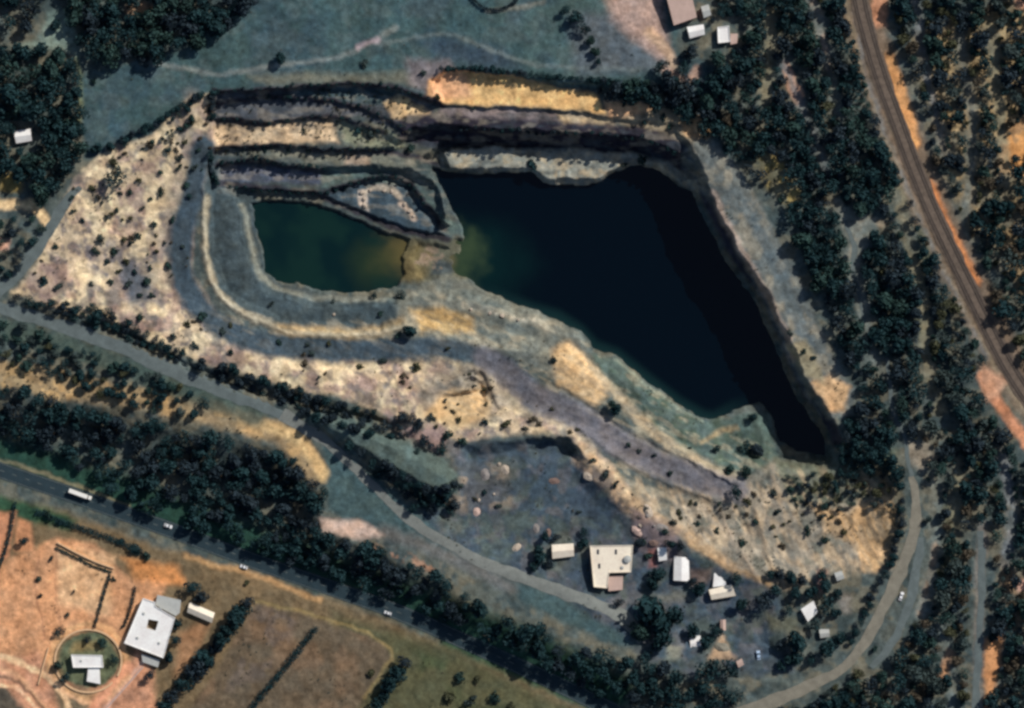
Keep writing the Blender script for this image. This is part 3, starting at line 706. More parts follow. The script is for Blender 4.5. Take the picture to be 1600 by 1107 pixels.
def build_water(name, P, colour_at, label):
    P = np.array(P, float)
    xs = np.arange(P[:, 0].min() - 34, P[:, 0].max() + 35, 4.0); ys = np.arange(P[:, 1].min() - 34, P[:, 1].max() + 35, 4.0)
    gx, gy = np.meshgrid(xs, ys)
    sd, _ = poly_sd(gx, gy, P)
    keep = sd > -13
    idx = -np.ones(gx.shape, int)
    vs_, cs, fs = [], [], []
    cc = colour_at(gx, gy)
    def vid(j, i):
        if idx[j, i] < 0:
            idx[j, i] = len(vs_); vs_.append(W(gx[j, i], gy[j, i], WATER)); cs.append(cc[j, i])
        return idx[j, i]
    for j in range(len(ys) - 1):
        for i in range(len(xs) - 1):
            if keep[j, i] or keep[j + 1, i] or keep[j, i + 1] or keep[j + 1, i + 1]:
                fs.append((vid(j, i), vid(j + 1, i), vid(j + 1, i + 1), vid(j, i + 1)))
    o = mesh_obj(name, vs_, fs, M['water'])
    at = o.data.color_attributes.new("water_tint", 'FLOAT_COLOR', 'POINT')
    at.data.foreach_set("color", np.concatenate([np.array(cs), np.ones((len(cs), 1))], 1).ravel())
    tag(o, kind='structure')

def mat_water():
    m, nt, p = new_mat("water")
    at = nt.nodes.new("ShaderNodeAttribute"); at.attribute_name = "water_tint"
    nt.links.new(at.outputs["Color"], p.inputs["Base Color"])
    p.inputs["Roughness"].default_value = .06; p.inputs["IOR"].default_value = 1.33; p.inputs["Specular IOR Level"].default_value = .6
    g = nt.nodes.new("ShaderNodeNewGeometry")
    n = nt.nodes.new("ShaderNodeTexNoise"); n.inputs["Scale"].default_value = .8; n.inputs["Detail"].default_value = 3
    nt.links.new(g.outputs["Position"], n.inputs["Vector"])
    b = nt.nodes.new("ShaderNodeBump"); b.inputs["Strength"].default_value = .08; b.inputs["Distance"].default_value = .1
    nt.links.new(n.outputs[0], b.inputs["Height"]); nt.links.new(b.outputs[0], p.inputs["Normal"])
    return m
M['water'] = mat_water()

def mixc(base, c, m):
    return base + (np.clip(lin(c) / KF, 0.0005, 1) - base) * m[..., None]
def lake_col(x, y):
    c = np.zeros(x.shape + (3,)) + np.clip(lin((0, 9, 18)) / KF, .0003, 1)
    c = mixc(c, (6, 34, 34), sstep(120, 10, np.hypot(x - 745, (y - 405) * 1.2 - (x - 745) * .35) + 16 * fbm(x, y, 46, 431, 3)) * .9)
    c = mixc(c, (58, 74, 50), sstep(52, 0, np.hypot(x - 720, (y - 402) * .8) + 14 * fbm(x, y, 20, 421, 3)) * .9)
    c = mixc(c, (92, 88, 64), sstep(24, 2, np.hypot(x - 700, (y - 404) * .6) + 6 * fbm(x, y, 14, 425, 3)))
    sd, _ = poly_sd(x, y, LAKE)
    c = mixc(c, (24, 52, 52), sstep(22, 4, sd) * sstep(420, 500, y) * sstep(1190, 1100, x) * .6)
    return c
def pond_col(x, y):
    n = fbm(x, y, 40, 401, 3)
    c = np.zeros(x.shape + (3,)) + np.clip(lin((6, 30, 32)) / KF, .0005, 1)
    c = mixc(c, (18, 44, 38), sstep(-.6, .9, n) * .7)
    c = mixc(c, (96, 86, 52), sstep(70, 0, np.hypot(x - 644, (y - 398) * .9) + 18 * n + 6 * fbm(x, y, 12, 441, 3)))
    c = mixc(c, (50, 64, 38), sstep(56, 0, np.hypot(x - 588, y - 412) + 12 * n) * .5)
    return c
build_water("lake_water", LAKE, lake_col, "")
build_water("pond_water", POND, pond_col, "")

# ------------------------------------------------------------------ roads and tracks
def jag(t):
    return float(fbm(np.array([t * 5.0]), np.array([3.7]), 22, 901, 3)[0])
def ribbon(name, L, w, mat, dz=.12, kind='structure', parent=None, off=0.0, nacross=4, rag=0.0):
    P = smooth_line(L, 5)
    wv = []
    for i, p in enumerate(P):
        a = np.array(P[max(i - 1, 0)][:2]); b = np.array(P[min(i + 1, len(P) - 1)][:2])
        t = (b - a) / np.linalg.norm(b - a); n = np.array((-t[1], t[0]))
        ww = p[2] if len(p) > 2 else w
        off_ = off + rag * (jag(i * 1.3 + w) )
        ww *= 1 + .12 * rag * jag(i * 1.1 + 40 + w)
        row = []
        for k in range(nacross + 1):
            u = (k / nacross - .5) * ww + off_
            q = np.array(p[:2]) + n * u
            row.append(W(q[0], q[1], None, dz))
        wv.append(row)
    v = [x for r in wv for x in r]
    m = nacross + 1
    f = [(i * m + k, (i + 1) * m + k, (i + 1) * m + k + 1, i * m + k + 1) for i in range(len(P) - 1) for k in range(nacross)]
    o = mesh_obj(name, v, f, mat, parent, smooth=True)
    # normals up
    if o.data.polygons[0].normal.z < 0:
        o.data.flip_normals()
    if kind: tag(o, kind=kind)
    return o

HWY = [(-120, 694), (0, 735), (120, 776), (260, 826), (400, 878), (520, 920), (620, 956), (720, 1000), (830, 1050), (960, 1112), (1060, 1160)]
ribbon("highway", HWY, 25, M['asphalt'], .14, nacross=6)
for off in (-10.6, 10.6):
    ribbon("road_marking", HWY, .4, M['paint'], .2, off=off, nacross=1)
# dashed centre line
def dashes():
    P = smooth_line(HWY, 7); mb = MB()
    for i in range(0, len(P) - 1, 3):
        a, b = np.array(P[i]), np.array(P[i + 1]); t = (b - a) / np.linalg.norm(b - a); n = np.array((-t[1], t[0])) * .25
        mb.add([W(*(a - n), None, .2), W(*(b - n), None, .2), W(*(b + n), None, .2), W(*(a + n), None, .2)], [(0, 1, 2, 3)])
    o = mb.build("road_marking", M['paint']); tag(o, kind='structure')
    if o.data.polygons[0].normal.z < 0: o.data.flip_normals()
dashes()
GRV = [(-120, 440, 20), (-10, 478, 20), (60, 498, 20), (130, 522, 20), (200, 548, 22), (290, 588, 24), (380, 622, 20), (440, 648, 15), (500, 684, 12), (550, 728, 10), (600, 775, 9), (640, 812, 12), (700, 850, 13), (770, 886, 14),
       (850, 915, 14), (920, 940, 15), (970, 962, 16), (1005, 1000, 16)]
ribbon("gravel_road", GRV[:8], 16, M['gravel'], .16, rag=1.6)
ribbon("yard_road", [(p[0], p[1], p[2] + 4) for p in GRV[7:]], 16, M['pale_gravel'], .17, rag=1.4)
ribbon("gravel_lane", [(-60, 500, 14), (0, 455, 18), (30, 425, 18), (60, 385, 18), (85, 345, 18), (105, 315, 14), (125, 292, 8)], 16, M['gravel'], .13, rag=1.6)
ribbon("service_road", [(1424, 745, 9), (1432, 790, 14), (1424, 845, 18), (1404, 900, 19), (1378, 955, 18), (1350, 1005, 16), (1322, 1040, 16), (1270, 1070, 18), (1195, 1100, 20), (1120, 1130, 18)], 14, M['tan_gravel'], .15, rag=1.4)
ribbon("service_road", [(1440, 840, 10), (1430, 900, 14), (1418, 950, 14), (1394, 1005, 12), (1362, 1044, 10)], 12, M['gravel'], .12, rag=1.4)
ribbon("forest_track", [(1386, 560, 5), (1390, 600, 6), (1396, 645, 6), (1412, 680, 6), (1418, 715, 7), (1424, 745, 7)], 6, M['gravel'], .12, rag=1.4)
ribbon("forest_track", [(1532, 830, 10), (1534, 900, 11), (1530, 1000, 11), (1524, 1107, 12), (1522, 1160, 12)], 9, M['gravel'], .12, rag=1.4)
ribbon("forest_track", [(1320, 345, 6), (1334, 385, 8), (1334, 430, 8), (1344, 470, 7), (1352, 505, 5)], 7, M['gravel'], .12, rag=1.4)

# ------------------------------------------------------------------ railway
RAIL = [(1330, -80), (1343, 0), (1358, 60), (1378, 125), (1402, 190), (1424, 250), (1450, 315), (1480, 380), (1514, 450), (1548, 520), (1580, 580), (1620, 640), (1680, 720)]
def offset_line(L, o):
    P = smooth_line(L, 6); out = []
    for i, p in enumerate(P):
        a = np.array(P[max(i - 1, 0)]); b = np.array(P[min(i + 1, len(P) - 1)]); t = (b - a) / np.linalg.norm(b - a)
        out.append((p[0] - t[1] * o, p[1] + t[0] * o))
    return out
bal = ribbon("ballast_bed", RAIL, 27, M['ballast'], .3, nacross=6, rag=1.0)
def rail_track(off, label):
    cl = offset_line(RAIL, off)
    mid = cl[len(cl) // 2]
    root = empty("railway_track", W(*mid))
    tag(root, label, "railway track", "tracks of the railway line")
    inv = Matrix.Translation(-root.location)
    for g in (-1.9, 1.9):
        rl = offset_line(cl, g); mb = MB(); v = []
        for i, p in enumerate(rl):
            a = np.array(rl[max(i - 1, 0)]); b = np.array(rl[min(i + 1, len(rl) - 1)]); t = (b - a) / np.linalg.norm(b - a); n = np.array((-t[1], t[0])) * .35
            for s_, dz in ((-1, .45), (-1, .72), (1, .72), (1, .45)):
                v.append(inv @ W(p[0] + n[0] * s_, p[1] + n[1] * s_, hz(*p), dz))
        f = [(i * 4 + k, i * 4 + k + 1, i * 4 + k + 5, i * 4 + k + 4) for i in range(len(rl) - 1) for k in range(3)]
        mb.add(v, f); mb.build("rail", M['rail'], root)
    mb = MB()
    P = smooth_line(cl, 2.4)
    for i in range(len(P) - 1):
        a, b = np.array(P[i]), np.array(P[i + 1]); t = (b - a) / np.linalg.norm(b - a); n = np.array((-t[1], t[0])) * 3.1; h = t * .45
        z = hz(*P[i])
        q = [inv @ W(*(a + sx * h + sy * n), z, zz) for zz in (.3, .46) for sx, sy in ((-1, -1), (1, -1), (1, 1), (-1, 1))]
        mb.add(q, [(4, 5, 6, 7), (0, 1, 5, 4), (1, 2, 6, 5), (2, 3, 7, 6), (3, 0, 4, 7)])
    o = mb.build("sleepers", M['sleeper'], root); o['kind'] = 'stuff'
rail_track(-7.5, "rail track on the pit side of the two-line railway through the woods")
rail_track(7.5, "rail track on the orange earth bank side of the two-line railway")

# ------------------------------------------------------------------ buildings
def local(pts, base):
    """footprint in photograph pixels -> metres about the building's base"""
    return [((W(x, y, base.z) - base)[0], (W(x, y, base.z) - base)[1]) for x, y in pts]
def ccw(P):
    a = sum(P[i][0] * P[(i + 1) % len(P)][1] - P[(i + 1) % len(P)][0] * P[i][1] for i in range(len(P)))
    return P if a > 0 else list(reversed(P))
def grow(P, d):
    P = ccw(P); out = []; n = len(P)
    for i in range(n):
        a, b, c = (np.array(P[i - 1]), np.array(P[i]), np.array(P[(i + 1) % n]))
        t1 = (b - a) / np.linalg.norm(b - a); t2 = (c - b) / np.linalg.norm(c - b)
        n1 = np.array((t1[1], -t1[0])); n2 = np.array((t2[1], -t2[0])); m = n1 + n2
        m = m / max(np.dot(m, n1), .3)
        out.append(tuple(b + m * d))
    return out
def quad_pt(Q, u, v):
    a = np.array(Q[0]) * (1 - u) + np.array(Q[1]) * u; b = np.array(Q[3]) * (1 - u) + np.array(Q[2]) * u
    return tuple(a * (1 - v) + b * v)
def openings(root, P, h, nwin=3, door_edge=0):
    """doors and windows as panels standing 3 cm proud of the walls"""
    P = ccw(P)
    for e in range(len(P)):
        a, b = np.array(P[e]), np.array(P[(e + 1) % len(P)]); L = np.linalg.norm(b - a)
        if L < 2.5: continue
        t = (b - a) / L; n = np.array((t[1], -t[0]))
        k = max(1, min(nwin, int(L / 4)))
        for i in range(k):
            c = a + t * L * (i + .5) / k
            door = (e == door_edge and i == 0)
            wd, z0, z1 = (.55, .02, 2.1) if door else (.6, 1.0, 2.1)
            mb = MB()
            q = [c - t * wd, c + t * wd]
            mb.add([(*(q[0] + n * .03), z0), (*(q[1] + n * .03), z0), (*(q[1] + n * .03), z1), (*(q[0] + n * .03), z1), (*(q[0] - n * .04), z0), (*(q[1] - n * .04), z0), (*(q[1] - n * .04), z1), (*(q[0] - n * .04), z1)],
                   [(0, 1, 2, 3), (0, 4, 5, 1), (1, 5, 6, 2), (2, 6, 7, 3), (3, 7, 4, 0)])
            mb.build("door" if door else "window", M['dark_metal'] if door else M['glass'], root)

def flat_building(name, label, cat, pts, h, roof_mat, wall_mat='plaster', parapet=True, hole=None, base_pt=None, group=None):
    c = base_pt or tuple(np.mean(np.array(pts), 0))
    zz = min(hz(*p) for p in list(pts) + [c])
    base = W(c[0], c[1], zz)
    root = empty(name, base); tag(root, label, cat, group)
    P = ccw(local(pts, base))
    mb = MB(); mb.prism(P, -1.0, h, cap=False)
    if hole:
        Hh = ccw(local(hole, base)); mb.prism(list(reversed(Hh)), 0, h, cap=False)
        mb.add([(x, y, .1) for x, y in Hh], [tuple(range(len(Hh)))])
    mb.build("wall", M[wall_mat], root)
    G = grow(P, .25)
    bm = bmesh.new()
    vo = [bm.verts.new((x, y, h + .25)) for x, y in G]
    eo = [bm.edges.new((vo[i], vo[(i + 1) % len(vo)])) for i in range(len(vo))]
    if hole:
        vh = [bm.verts.new((x, y, h + .25)) for x, y in Hh]
        eo += [bm.edges.new((vh[i], vh[(i + 1) % len(vh)])) for i in range(len(vh))]
    bmesh.ops.triangle_fill(bm, edges=eo, use_beauty=True, normal=(0, 0, 1))
    ext = bmesh.ops.extrude_face_region(bm, geom=bm.faces[:])
    bmesh.ops.translate(bm, vec=(0, 0, -.25), verts=[g for g in ext['geom'] if isinstance(g, bmesh.types.BMVert)])
    bmesh.ops.recalc_face_normals(bm, faces=bm.faces[:])
    me = bpy.data.meshes.new("roof"); bm.to_mesh(me); bm.free(); me.materials.append(M[roof_mat])
    o = bpy.data.objects.new("roof", me); COL.objects.link(o); o.parent = root
    if parapet:
        mb = MB(); n = len(G); I = grow(P, -.15)
        v = [(x, y, z) for z in (h + .25, h + .75) for x, y in G] + [(x, y, z) for z in (h + .25, h + .75) for x, y in I]
        f = []
        for i in range(n):
            j = (i + 1) % n
            f += [(i, j, n + j, n + i), (n + i, n + j, 3 * n + j, 3 * n + i), (2 * n + j, 2 * n + i, 3 * n + i, 3 * n + j)]
        mb.add(v, f); mb.build("parapet", M[roof_mat], root)
    openings(root, P, h)
    return root

def gable_building(name, label, cat, Q, h, rise, roof_mat, wall_mat='plaster', group=None, ridge_vent=False):
    """Q: four corners in pixels, ridge runs from the middle of side 3-0 to the middle of side 1-2"""
    c = tuple(np.mean(np.array(Q), 0))
    base = W(c[0], c[1], min(hz(*p) for p in list(Q) + [c]))
    root = empty(name, base); tag(root, label, cat, group)
    P = local(Q, base)
    if ccw(P) is not P:
        P = [P[3], P[2], P[1], P[0]]
    m0 = tuple((np.array(P[3]) + np.array(P[0])) / 2); m1 = tuple((np.array(P[1]) + np.array(P[2])) / 2)
    mb = MB(); mb.prism(P, -1.0, h, cap=False)
    mb.add([(*P[1], h), (*P[2], h), (*m1, h + rise)], [(0, 1, 2)]); mb.add([(*P[3], h), (*P[0], h), (*m0, h + rise)], [(0, 1, 2)])
    mb.build("wall", M[wall_mat], root)
    G = grow(P, .4)
    g0 = tuple((np.array(G[3]) + np.array(G[0])) / 2); g1 = tuple((np.array(G[1]) + np.array(G[2])) / 2)
    for a, b, ra, rb in ((G[0], G[1], g0, g1), (G[2], G[3], g1, g0)):
        mb = MB()
        v = [(*a, h + .02), (*b, h + .02), (*rb, h + rise + .06), (*ra, h + rise + .06)]
        v += [(x, y, z + .14) for x, y, z in v]
        mb.add(v, [(4, 5, 6, 7), (3, 2, 1, 0), (0, 1, 5, 4), (1, 2, 6, 5), (3, 0, 4, 7)])
        mb.build("roof_slope", M[roof_mat], root)
    if ridge_vent:
        d = np.array(g1) - np.array(g0)
        for u in (.15, .4, .65, .88):
            q = np.array(g0) + d * u; mb = MB()
            mb.box(q[0] - .6, q[1] - .6, h + rise - .2, q[0] + .6, q[1] + .6, h + rise + .9, .1); mb.build("roof_vent", M['grey_roof'], root)
    openings(root, P, h)
    return root

# farmhouse with its courtyard
fh = flat_building("farmhouse", "large white flat-roofed farmhouse with a small square courtyard in its roof", "house",
                   [(225, 935), (243, 941), (243, 947), (274, 965), (256, 1027), (196, 1004)], 5.2, 'white_roof', hole=[(233, 967), (249, 970), (244, 985), (230, 981)], base_pt=(215, 990))
def add_on(root, name, pts, h, mat, wall='plaster'):
    P = ccw(local(pts, root.location)); mb = MB(); mb.prism(P, -1, h, cap=False); w = mb.build(name, M[wall], root)
    G = grow(P, .2); mb = MB(); mb.prism(G, h, h + .25, bottom=True); mb.build("annex_roof", M[mat], w)
add_on(fh, "annex", [(247, 930), (283, 938), (281, 957), (275, 962), (244, 945)], 3.0, 'grey_roof')
add_on(fh, "porch", [(222, 1022), (250, 1031), (247, 1042), (224, 1034)], 2.6, 'grey_roof')
gable_building("farm_shed", "pale pink gabled shed right of the large white farmhouse", "shed", [(294, 956), (331, 972), (335, 958), (298, 942)], 3.0, 1.6, 'cream_roof')
# villa in the round garden
vl = flat_building("villa", "white villa with a long wing and a short block inside the round garden", "house",
                   [(113, 1023), (160, 1024), (162, 1042), (116, 1042)], 4.2, 'white_roof')
add_on(vl, "wing", [(139, 1043.5), (156, 1043.5), (157, 1068), (137, 1064)], 3.2, 'white_roof')
# quarry works
wk = flat_building("works_building", "largest cream flat-roofed works building in the quarry yard", "building",
                   [(922, 853), (988, 852), (985, 893), (951, 894), (948, 918), (928, 916)], 6.0, 'cream_roof')
add_on(wk, "annex", [(949.5, 901), (973, 899), (972, 921), (951, 923)], 3.2, 'pink_roof')
def roof_box(root, name, px, py, z, sx, sy, sz, mat):
    p = W(px, py, root.location.z) - root.location; mb = MB(); mb.box(p.x - sx, p.y - sy, z - .3, p.x + sx, p.y + sy, z + sz, .06); mb.build(name, M[mat], root)
for x, y in ((934, 862), (962, 862), (936, 884)): roof_box(wk, "skylight", x, y, 6.3, .7, 1.6, .18, 'glass')
roof_box(wk, "roof_vent", 972, 886, 6.3, .8, .8, .9, 'grey_roof')
for x, y in ((252, 950), (226, 958), (250, 1004), (216, 996)): roof_box(fh, "roof_vent", x, y, 5.5, .7, .7, .7, 'grey_roof')
roof_box(vl, "roof_vent", 128, 1032, 4.5, .6, .6, .6, 'grey_roof')
def tank_on(root, px, py, r, z):
    p = W(px, py, root.location.z) - root.location; mb = MB()
    mb.tube((p.x, p.y, z), (p.x, p.y, z + 1.6), r, r, 18); mb.tube((p.x, p.y, z + 1.6), (p.x, p.y, z + 2.0), r * .96, r * .3, 18)
    mb.build("roof_tank", M['grey_roof'], root)
tank_on(wk, 980, 873, 2.4, 6.2)
gable_building("workshop", "small cream shed left of the largest works building", "shed", [(863, 852), (895, 850), (896, 868), (864, 872)], 3.4, 1.4, 'cream_roof')
gable_building("office_hut", "narrow upright white hut right of the largest works building", "hut", [(1053, 906), (1054, 870), (1075, 872), (1076, 907)], 3.2, 1.2, 'white_roof')
gable_building("store_hut", "small white hut at the upper left corner of the narrow upright hut", "hut", [(1028, 857), (1040, 856), (1041, 874), (1030, 876)], 2.8, .9, 'white_roof')
sh = gable_building("office_building", "white house with a small block behind it, rightmost of the yard buildings", "house", [(1108, 922), (1142, 914), (1148, 930), (1112, 936)], 3.4, 1.4, 'cream_roof')
add_on(sh, "annex", [(1116, 896), (1132, 894), (1134, 914), (1114, 917)], 3.0, 'white_roof')
gable_building("gate_hut", "tiny white hut between two dark trees in the lower yard", "hut", [(1078, 996), (1093, 994), (1094, 1013), (1080, 1015)], 2.8, .9, 'white_roof')
gable_building("tin_hut", "small white pyramid-like hut among trees right of the lower yard", "hut", [(1252, 952), (1270, 940), (1276, 956), (1262, 970)], 3.0, 1.3, 'white_roof')
gable_building("lean_to", "tiny pale hut just below the bright oblong of sand", "hut", [(1304, 896), (1314, 893), (1318, 903), (1308, 907)], 2.6, .8, 'grey_roof')
gable_building("outhouse", "tiny narrow pinkish hut right of the upper narrow dark tree", "hut", [(1126, 984), (1126, 969), (1132.5, 969), (1133, 984)], 2.6, .7, 'pink_roof')
gable_building("tool_hut", "tiny pinkish hut at the lower right corner of the tan triangle", "hut", [(1151, 1034), (1158, 1030), (1161, 1038), (1154, 1042)], 2.4, .7, 'pink_roof')
gable_building("cabin", "tiny grey-white cabin among the trees below the white pyramid-like hut", "hut", [(1280, 984), (1294, 984), (1295, 994), (1282, 996)], 2.6, .8, 'grey_roof')
# north edge
gable_building("barn", "long pink-roofed barn running off the top edge of the photo", "barn", [(1026, -60), (1066, -60), (1087, 28), (1053, 40)][::1], 6.0, 2.2, 'pink_roof', 'terracotta')
gable_building("white_shed", "white shed just below the long pink-roofed barn", "shed", [(1074, 44), (1098, 40), (1100, 54), (1078, 60)], 3.2, 1.2, 'white_roof')
gable_building("small_shed", "small greenish-white shed right of the long barn near the top edge", "shed", [(1096, 12), (1106, 9), (1110, 24), (1100, 28)], 3.0, 1.0, 'grey_roof')
hn = flat_building("cottage", "white cottage with a pale side block among trees right of the barn", "house", [(1121, 44), (1138, 42), (1140, 66), (1122, 68)], 3.6, 'white_roof')
add_on(hn, "annex", [(1141.5, 54), (1152, 54), (1151, 68), (1141.5, 70)], 2.8, 'pink_roof')
gable_building("woodland_house", "lone white house inside the dark wood at the left edge", "house", [(24, 206), (48, 203), (50, 220), (27, 224)], 3.4, 1.5, 'white_roof')

# ring wall of the round garden and farm plot walls
def wall_line(name, label, L, w, h, mat, cat="wall", closed=False, group=None):
    P = smooth_line(L, 5)
    base = W(*P[len(P) // 2]); root_inv = Matrix.Translation(-base)
    v, f = [], []
    for i, p in enumerate(P):
        a = np.array(P[max(i - 1, 0)]); b = np.array(P[min(i + 1, len(P) - 1)]); t = (b - a) / np.linalg.norm(b - a); n = np.array((-t[1], t[0])) * w / 2
        z = hz(*p)
        for s_, dz in ((-1, -.3), (-1, h), (1, h), (1, -.3)):
            v.append(root_inv @ W(p[0] + n[0] * s_, p[1] + n[1] * s_, z, dz))
    for i in range(len(P) - 1):
        for k in range(3):
            f.append((i * 4 + k, i * 4 + k + 1, i * 4 + k + 5, i * 4 + k + 4))
    f += [(0, 3, 2, 1), tuple(len(v) - 4 + k for k in range(4))]
    o = mesh_obj(name, v, f, mat, loc=base)
    tag(o, label, cat, group)
    return o
ring = [(138 + 52 * math.cos(a), 1033 + 49 * math.sin(a)) for a in np.linspace(.75, .75 + 2 * math.pi - .25, 40)]
wall_line("garden_wall", "low sandy wall ringing the round garden of the white villa", ring, 3.0, .9, M['pale_wall'])
wall_line("boundary_wall", "straight pale wall running down from the porch of the farmhouse", [(224, 1042), (196, 1074), (160, 1114)], 2.2, 1.6, M['pink_roof'])
wall_line("boundary_wall", "crooked sandy wall along the top of the orange farm plot", [(90, 848), (120, 864), (150, 878), (178, 888)], 2.0, 1.5, M['pale_wall'])
wall_line("boundary_wall", "pale wall along the left edge of the orange plot beside the villa", [(76, 1012), (68, 1040), (60, 1070)], 1.8, 1.2, M['pale_wall'])

# ------------------------------------------------------------------ vehicles
def wheel(parent, x, y, r, w=.28):
    mb = MB(); mb.disc((0, 0, 0), r, w, 'y', 14); o = mb.build("wheel", M['tyre'], parent); o.location = (x, y, r)
    mb = MB(); mb.disc((0, 0, 0), r * .55, w + .03, 'y', 10); mb.build("rim", M['grey_roof'], o)
def make_car(name, label, px, py, ang, paint, group=None, L=4.6):
    root = empty(name, W(px, py, None, .2), ang); tag(root, label, "car", group)
    prof = [(-2.25, .35), (-2.3, .75), (-2.15, .95), (-1.4, 1.0), (1.0, 1.0), (2.1, .85), (2.3, .6), (2.25, .35)]
    cab = [(-1.75, .98), (-1.2, 1.45), (.25, 1.47), (1.05, .98)]
    def extr(pr, hw0, hw1):
        mb = MB(); n = len(pr); zs = [p[1] for p in pr]; lo, hi = min(zs), max(zs)
        wv = lambda z: hw0 + (hw1 - hw0) * (z - lo) / (hi - lo)
        v = [(x, -wv(z), z) for x, z in pr] + [(x, wv(z), z) for x, z in pr]
        mb.add(v, [tuple(range(n)), tuple(reversed(range(n, 2 * n)))] + [(i, n + i, n + (i + 1) % n, (i + 1) % n) for i in range(n)]); return mb
    extr(prof, .92, .86).build("body", paint, root)
    gl = extr(cab, .82, .68).build("greenhouse", M['glass'], root)
    rf = MB(); rf.box(-1.18, -.68, 1.46, .24, .68, 1.52, .02); rf.build("roof", paint, root)
    for x in (-1.4, 1.4):
        for y in (-.85, .85): wheel(root, x, y, .34)
    for y in (-.6, .6):
        mb = MB(); mb.box(2.27, y - .18, .58, 2.33, y + .18, .72); mb.build("headlight", M['car_white'], root)
        mb = MB(); mb.box(-2.33, y - .18, .68, -2.28, y + .18, .82); mb.build("tail_light", M['terracotta'], root)
    root.scale = (L / 4.6,) * 3
    return root
def make_truck(px, py, ang):
    root = empty("articulated_truck", W(px, py, None, .2), ang); tag(root, "long white articulated truck on the highway at the left edge", "truck")
    mb = MB(); mb.box(-8.2, -1.3, 1.3, 4.6, 1.3, 4.0, .08); tr = mb.build("trailer", M['trailer'], root)
    mb = MB(); mb.box(-8.24, -1.2, 1.35, -8.21, 1.2, 3.9); mb.build("rear_door", M['grey_roof'], tr)
    mb = MB(); mb.box(5.2, -1.2, .7, 7.4, 1.2, 3.3, .18); cb = mb.build("cab", M['trailer'], root)
    mb = MB(); mb.box(7.38, -1.05, 1.9, 7.43, 1.05, 2.9); mb.build("windscreen", M['glass'], cb)
    mb = MB(); mb.box(-8.0, -.5, .75, 7.2, .5, 1.25); mb.build("chassis", M['dark_metal'], root)
    for x in (-7, -5.8, -4.6, 3.2, 4.4, 6.5):
        for y in (-1.05, 1.05): wheel(root, x, y, .5, .4)
make_truck(127, 773, R(-20))
make_car("car", "white car on the highway beside the southern wood, next after the long truck", 263, 822, R(-20), M['car_white'], "white cars on the highway", 5.4)
make_car("car", "pale car on the highway above the white farmhouse", 381, 886, R(160), M['car_white'], "white cars on the highway", 5.0)
make_car("car", "pale car on the highway near the brown fields, farthest from the truck", 606, 958, R(160), M['car_white'], "white cars on the highway", 4.8)
make_car("van", "white van parked where the two service roads meet at right", 1408, 932, R(70), M['car_white'], None, 5.6)
make_car("van", "pale blue van parked in the lower right of the yard", 1185, 1024, R(95), M['car_blue'], None, 6.0)

# ------------------------------------------------------------------ rocks
def rock_mesh(name, seed, mat):
    bm = bmesh.new(); bmesh.ops.create_icosphere(bm, subdivisions=2, radius=1)
    rr = np.random.default_rng(seed)
    pl = [(Vector(rr.normal(size=3)).normalized(), rr.uniform(.55, .95)) for _ in range(9)]
    for v in bm.verts:
        for n, d in pl:
            e = v.co.dot(n) - d
            if e > 0: v.co -= n * e
        v.co *= 1 + rr.uniform(-.05, .05)
    me = bpy.data.meshes.new(name); bm.to_mesh(me); bm.free(); me.materials.append(mat)
    return me
ROCKS = [rock_mesh("boulder", s, M['rock']) for s in (1, 2, 3)] + [rock_mesh("boulder", s, M['rock_grey']) for s in (4, 5)]
def boulder(px, py, r, k, label, group):
    r *= .72
    o = bpy.data.objects.new("boulder", ROCKS[k]); COL.objects.link(o)
    o.location = W(px, py, None, r * .25); o.scale = (r * random.uniform(.8, 1.2), r * random.uniform(.8, 1.2), r * .75)
    o.rotation_euler = (random.uniform(-.3, .3), random.uniform(-.3, .3), random.uniform(0, 6.28))
    tag(o, label, "boulder", group)

# ------------------------------------------------------------------ vegetation
def crown_geo(seed, lobes, leaves, leaf, flat=.8, col=False):
    """a crown of radius about 1 whose lobes are shells of small leaf clumps"""
    r = np.random.default_rng(seed)
    V = []; F = []
    for L in range(lobes):
        a = r.uniform(0, 2 * math.pi); q = math.sqrt(r.uniform(0, 1)) * (.62 if L else 0)
        c = np.array((q * math.cos(a), q * math.sin(a), r.uniform(.75, 1.45) - .35 * q))
        rad = r.uniform(.34, .55)
        if col: c = np.array((q * .4 * math.cos(a), q * .4 * math.sin(a), .5 + 2.2 * L / lobes)); rad *= .8
        for k in range(leaves):
            d = r.normal(size=3); d[2] = d[2] * .8 + .25; d /= np.linalg.norm(d)
            p = c + d * rad * r.uniform(.6, 1.05) * np.array((1, 1, flat))
            n = d + r.normal(size=3) * .45; n /= np.linalg.norm(n)
            u = np.cross(n, (.3, .5, .8)); u /= np.linalg.norm(u); w = np.cross(n, u)
            s = leaf * r.uniform(.6, 1.3); e = leaf * r.uniform(.5, 1.0)
            i = len(V)
            V += [p - u * s, p - w * e + n * leaf * .2, p + u * s, p + w * e - n * leaf * .15]
            F.append((i, i + 1, i + 2, i + 3))
    return np.array(V), np.array(F)
def trunk_geo(seed):
    r = np.random.default_rng(seed); mb = MB()
    mb.tube((0, 0, -.1), (.02, .01, .55), .075, .055); mb.tube((.02, .01, .55), (0, .03, 1.15), .055, .025)
    for k in range(4):
        a = k * 1.57 + r.uniform(0, 1); mb.tube((.02, .01, .5 + .12 * k), (.45 * math.cos(a), .45 * math.sin(a), .95 + .12 * k), .032, .012, 5)
    return mb
NT = 8
CROWN = [crown_geo(500 + i, 6 + (i * 3) % 8, 40, (.12, .15, .18)[i % 3], (.7, .85, 1.0)[i % 3]) for i in range(NT)]
TRUNKM = []
for i in range(3):
    o = trunk_geo(600 + i).build("trunk", M['bark']); TRUNKM.append(o.data); bpy.data.objects.remove(o)
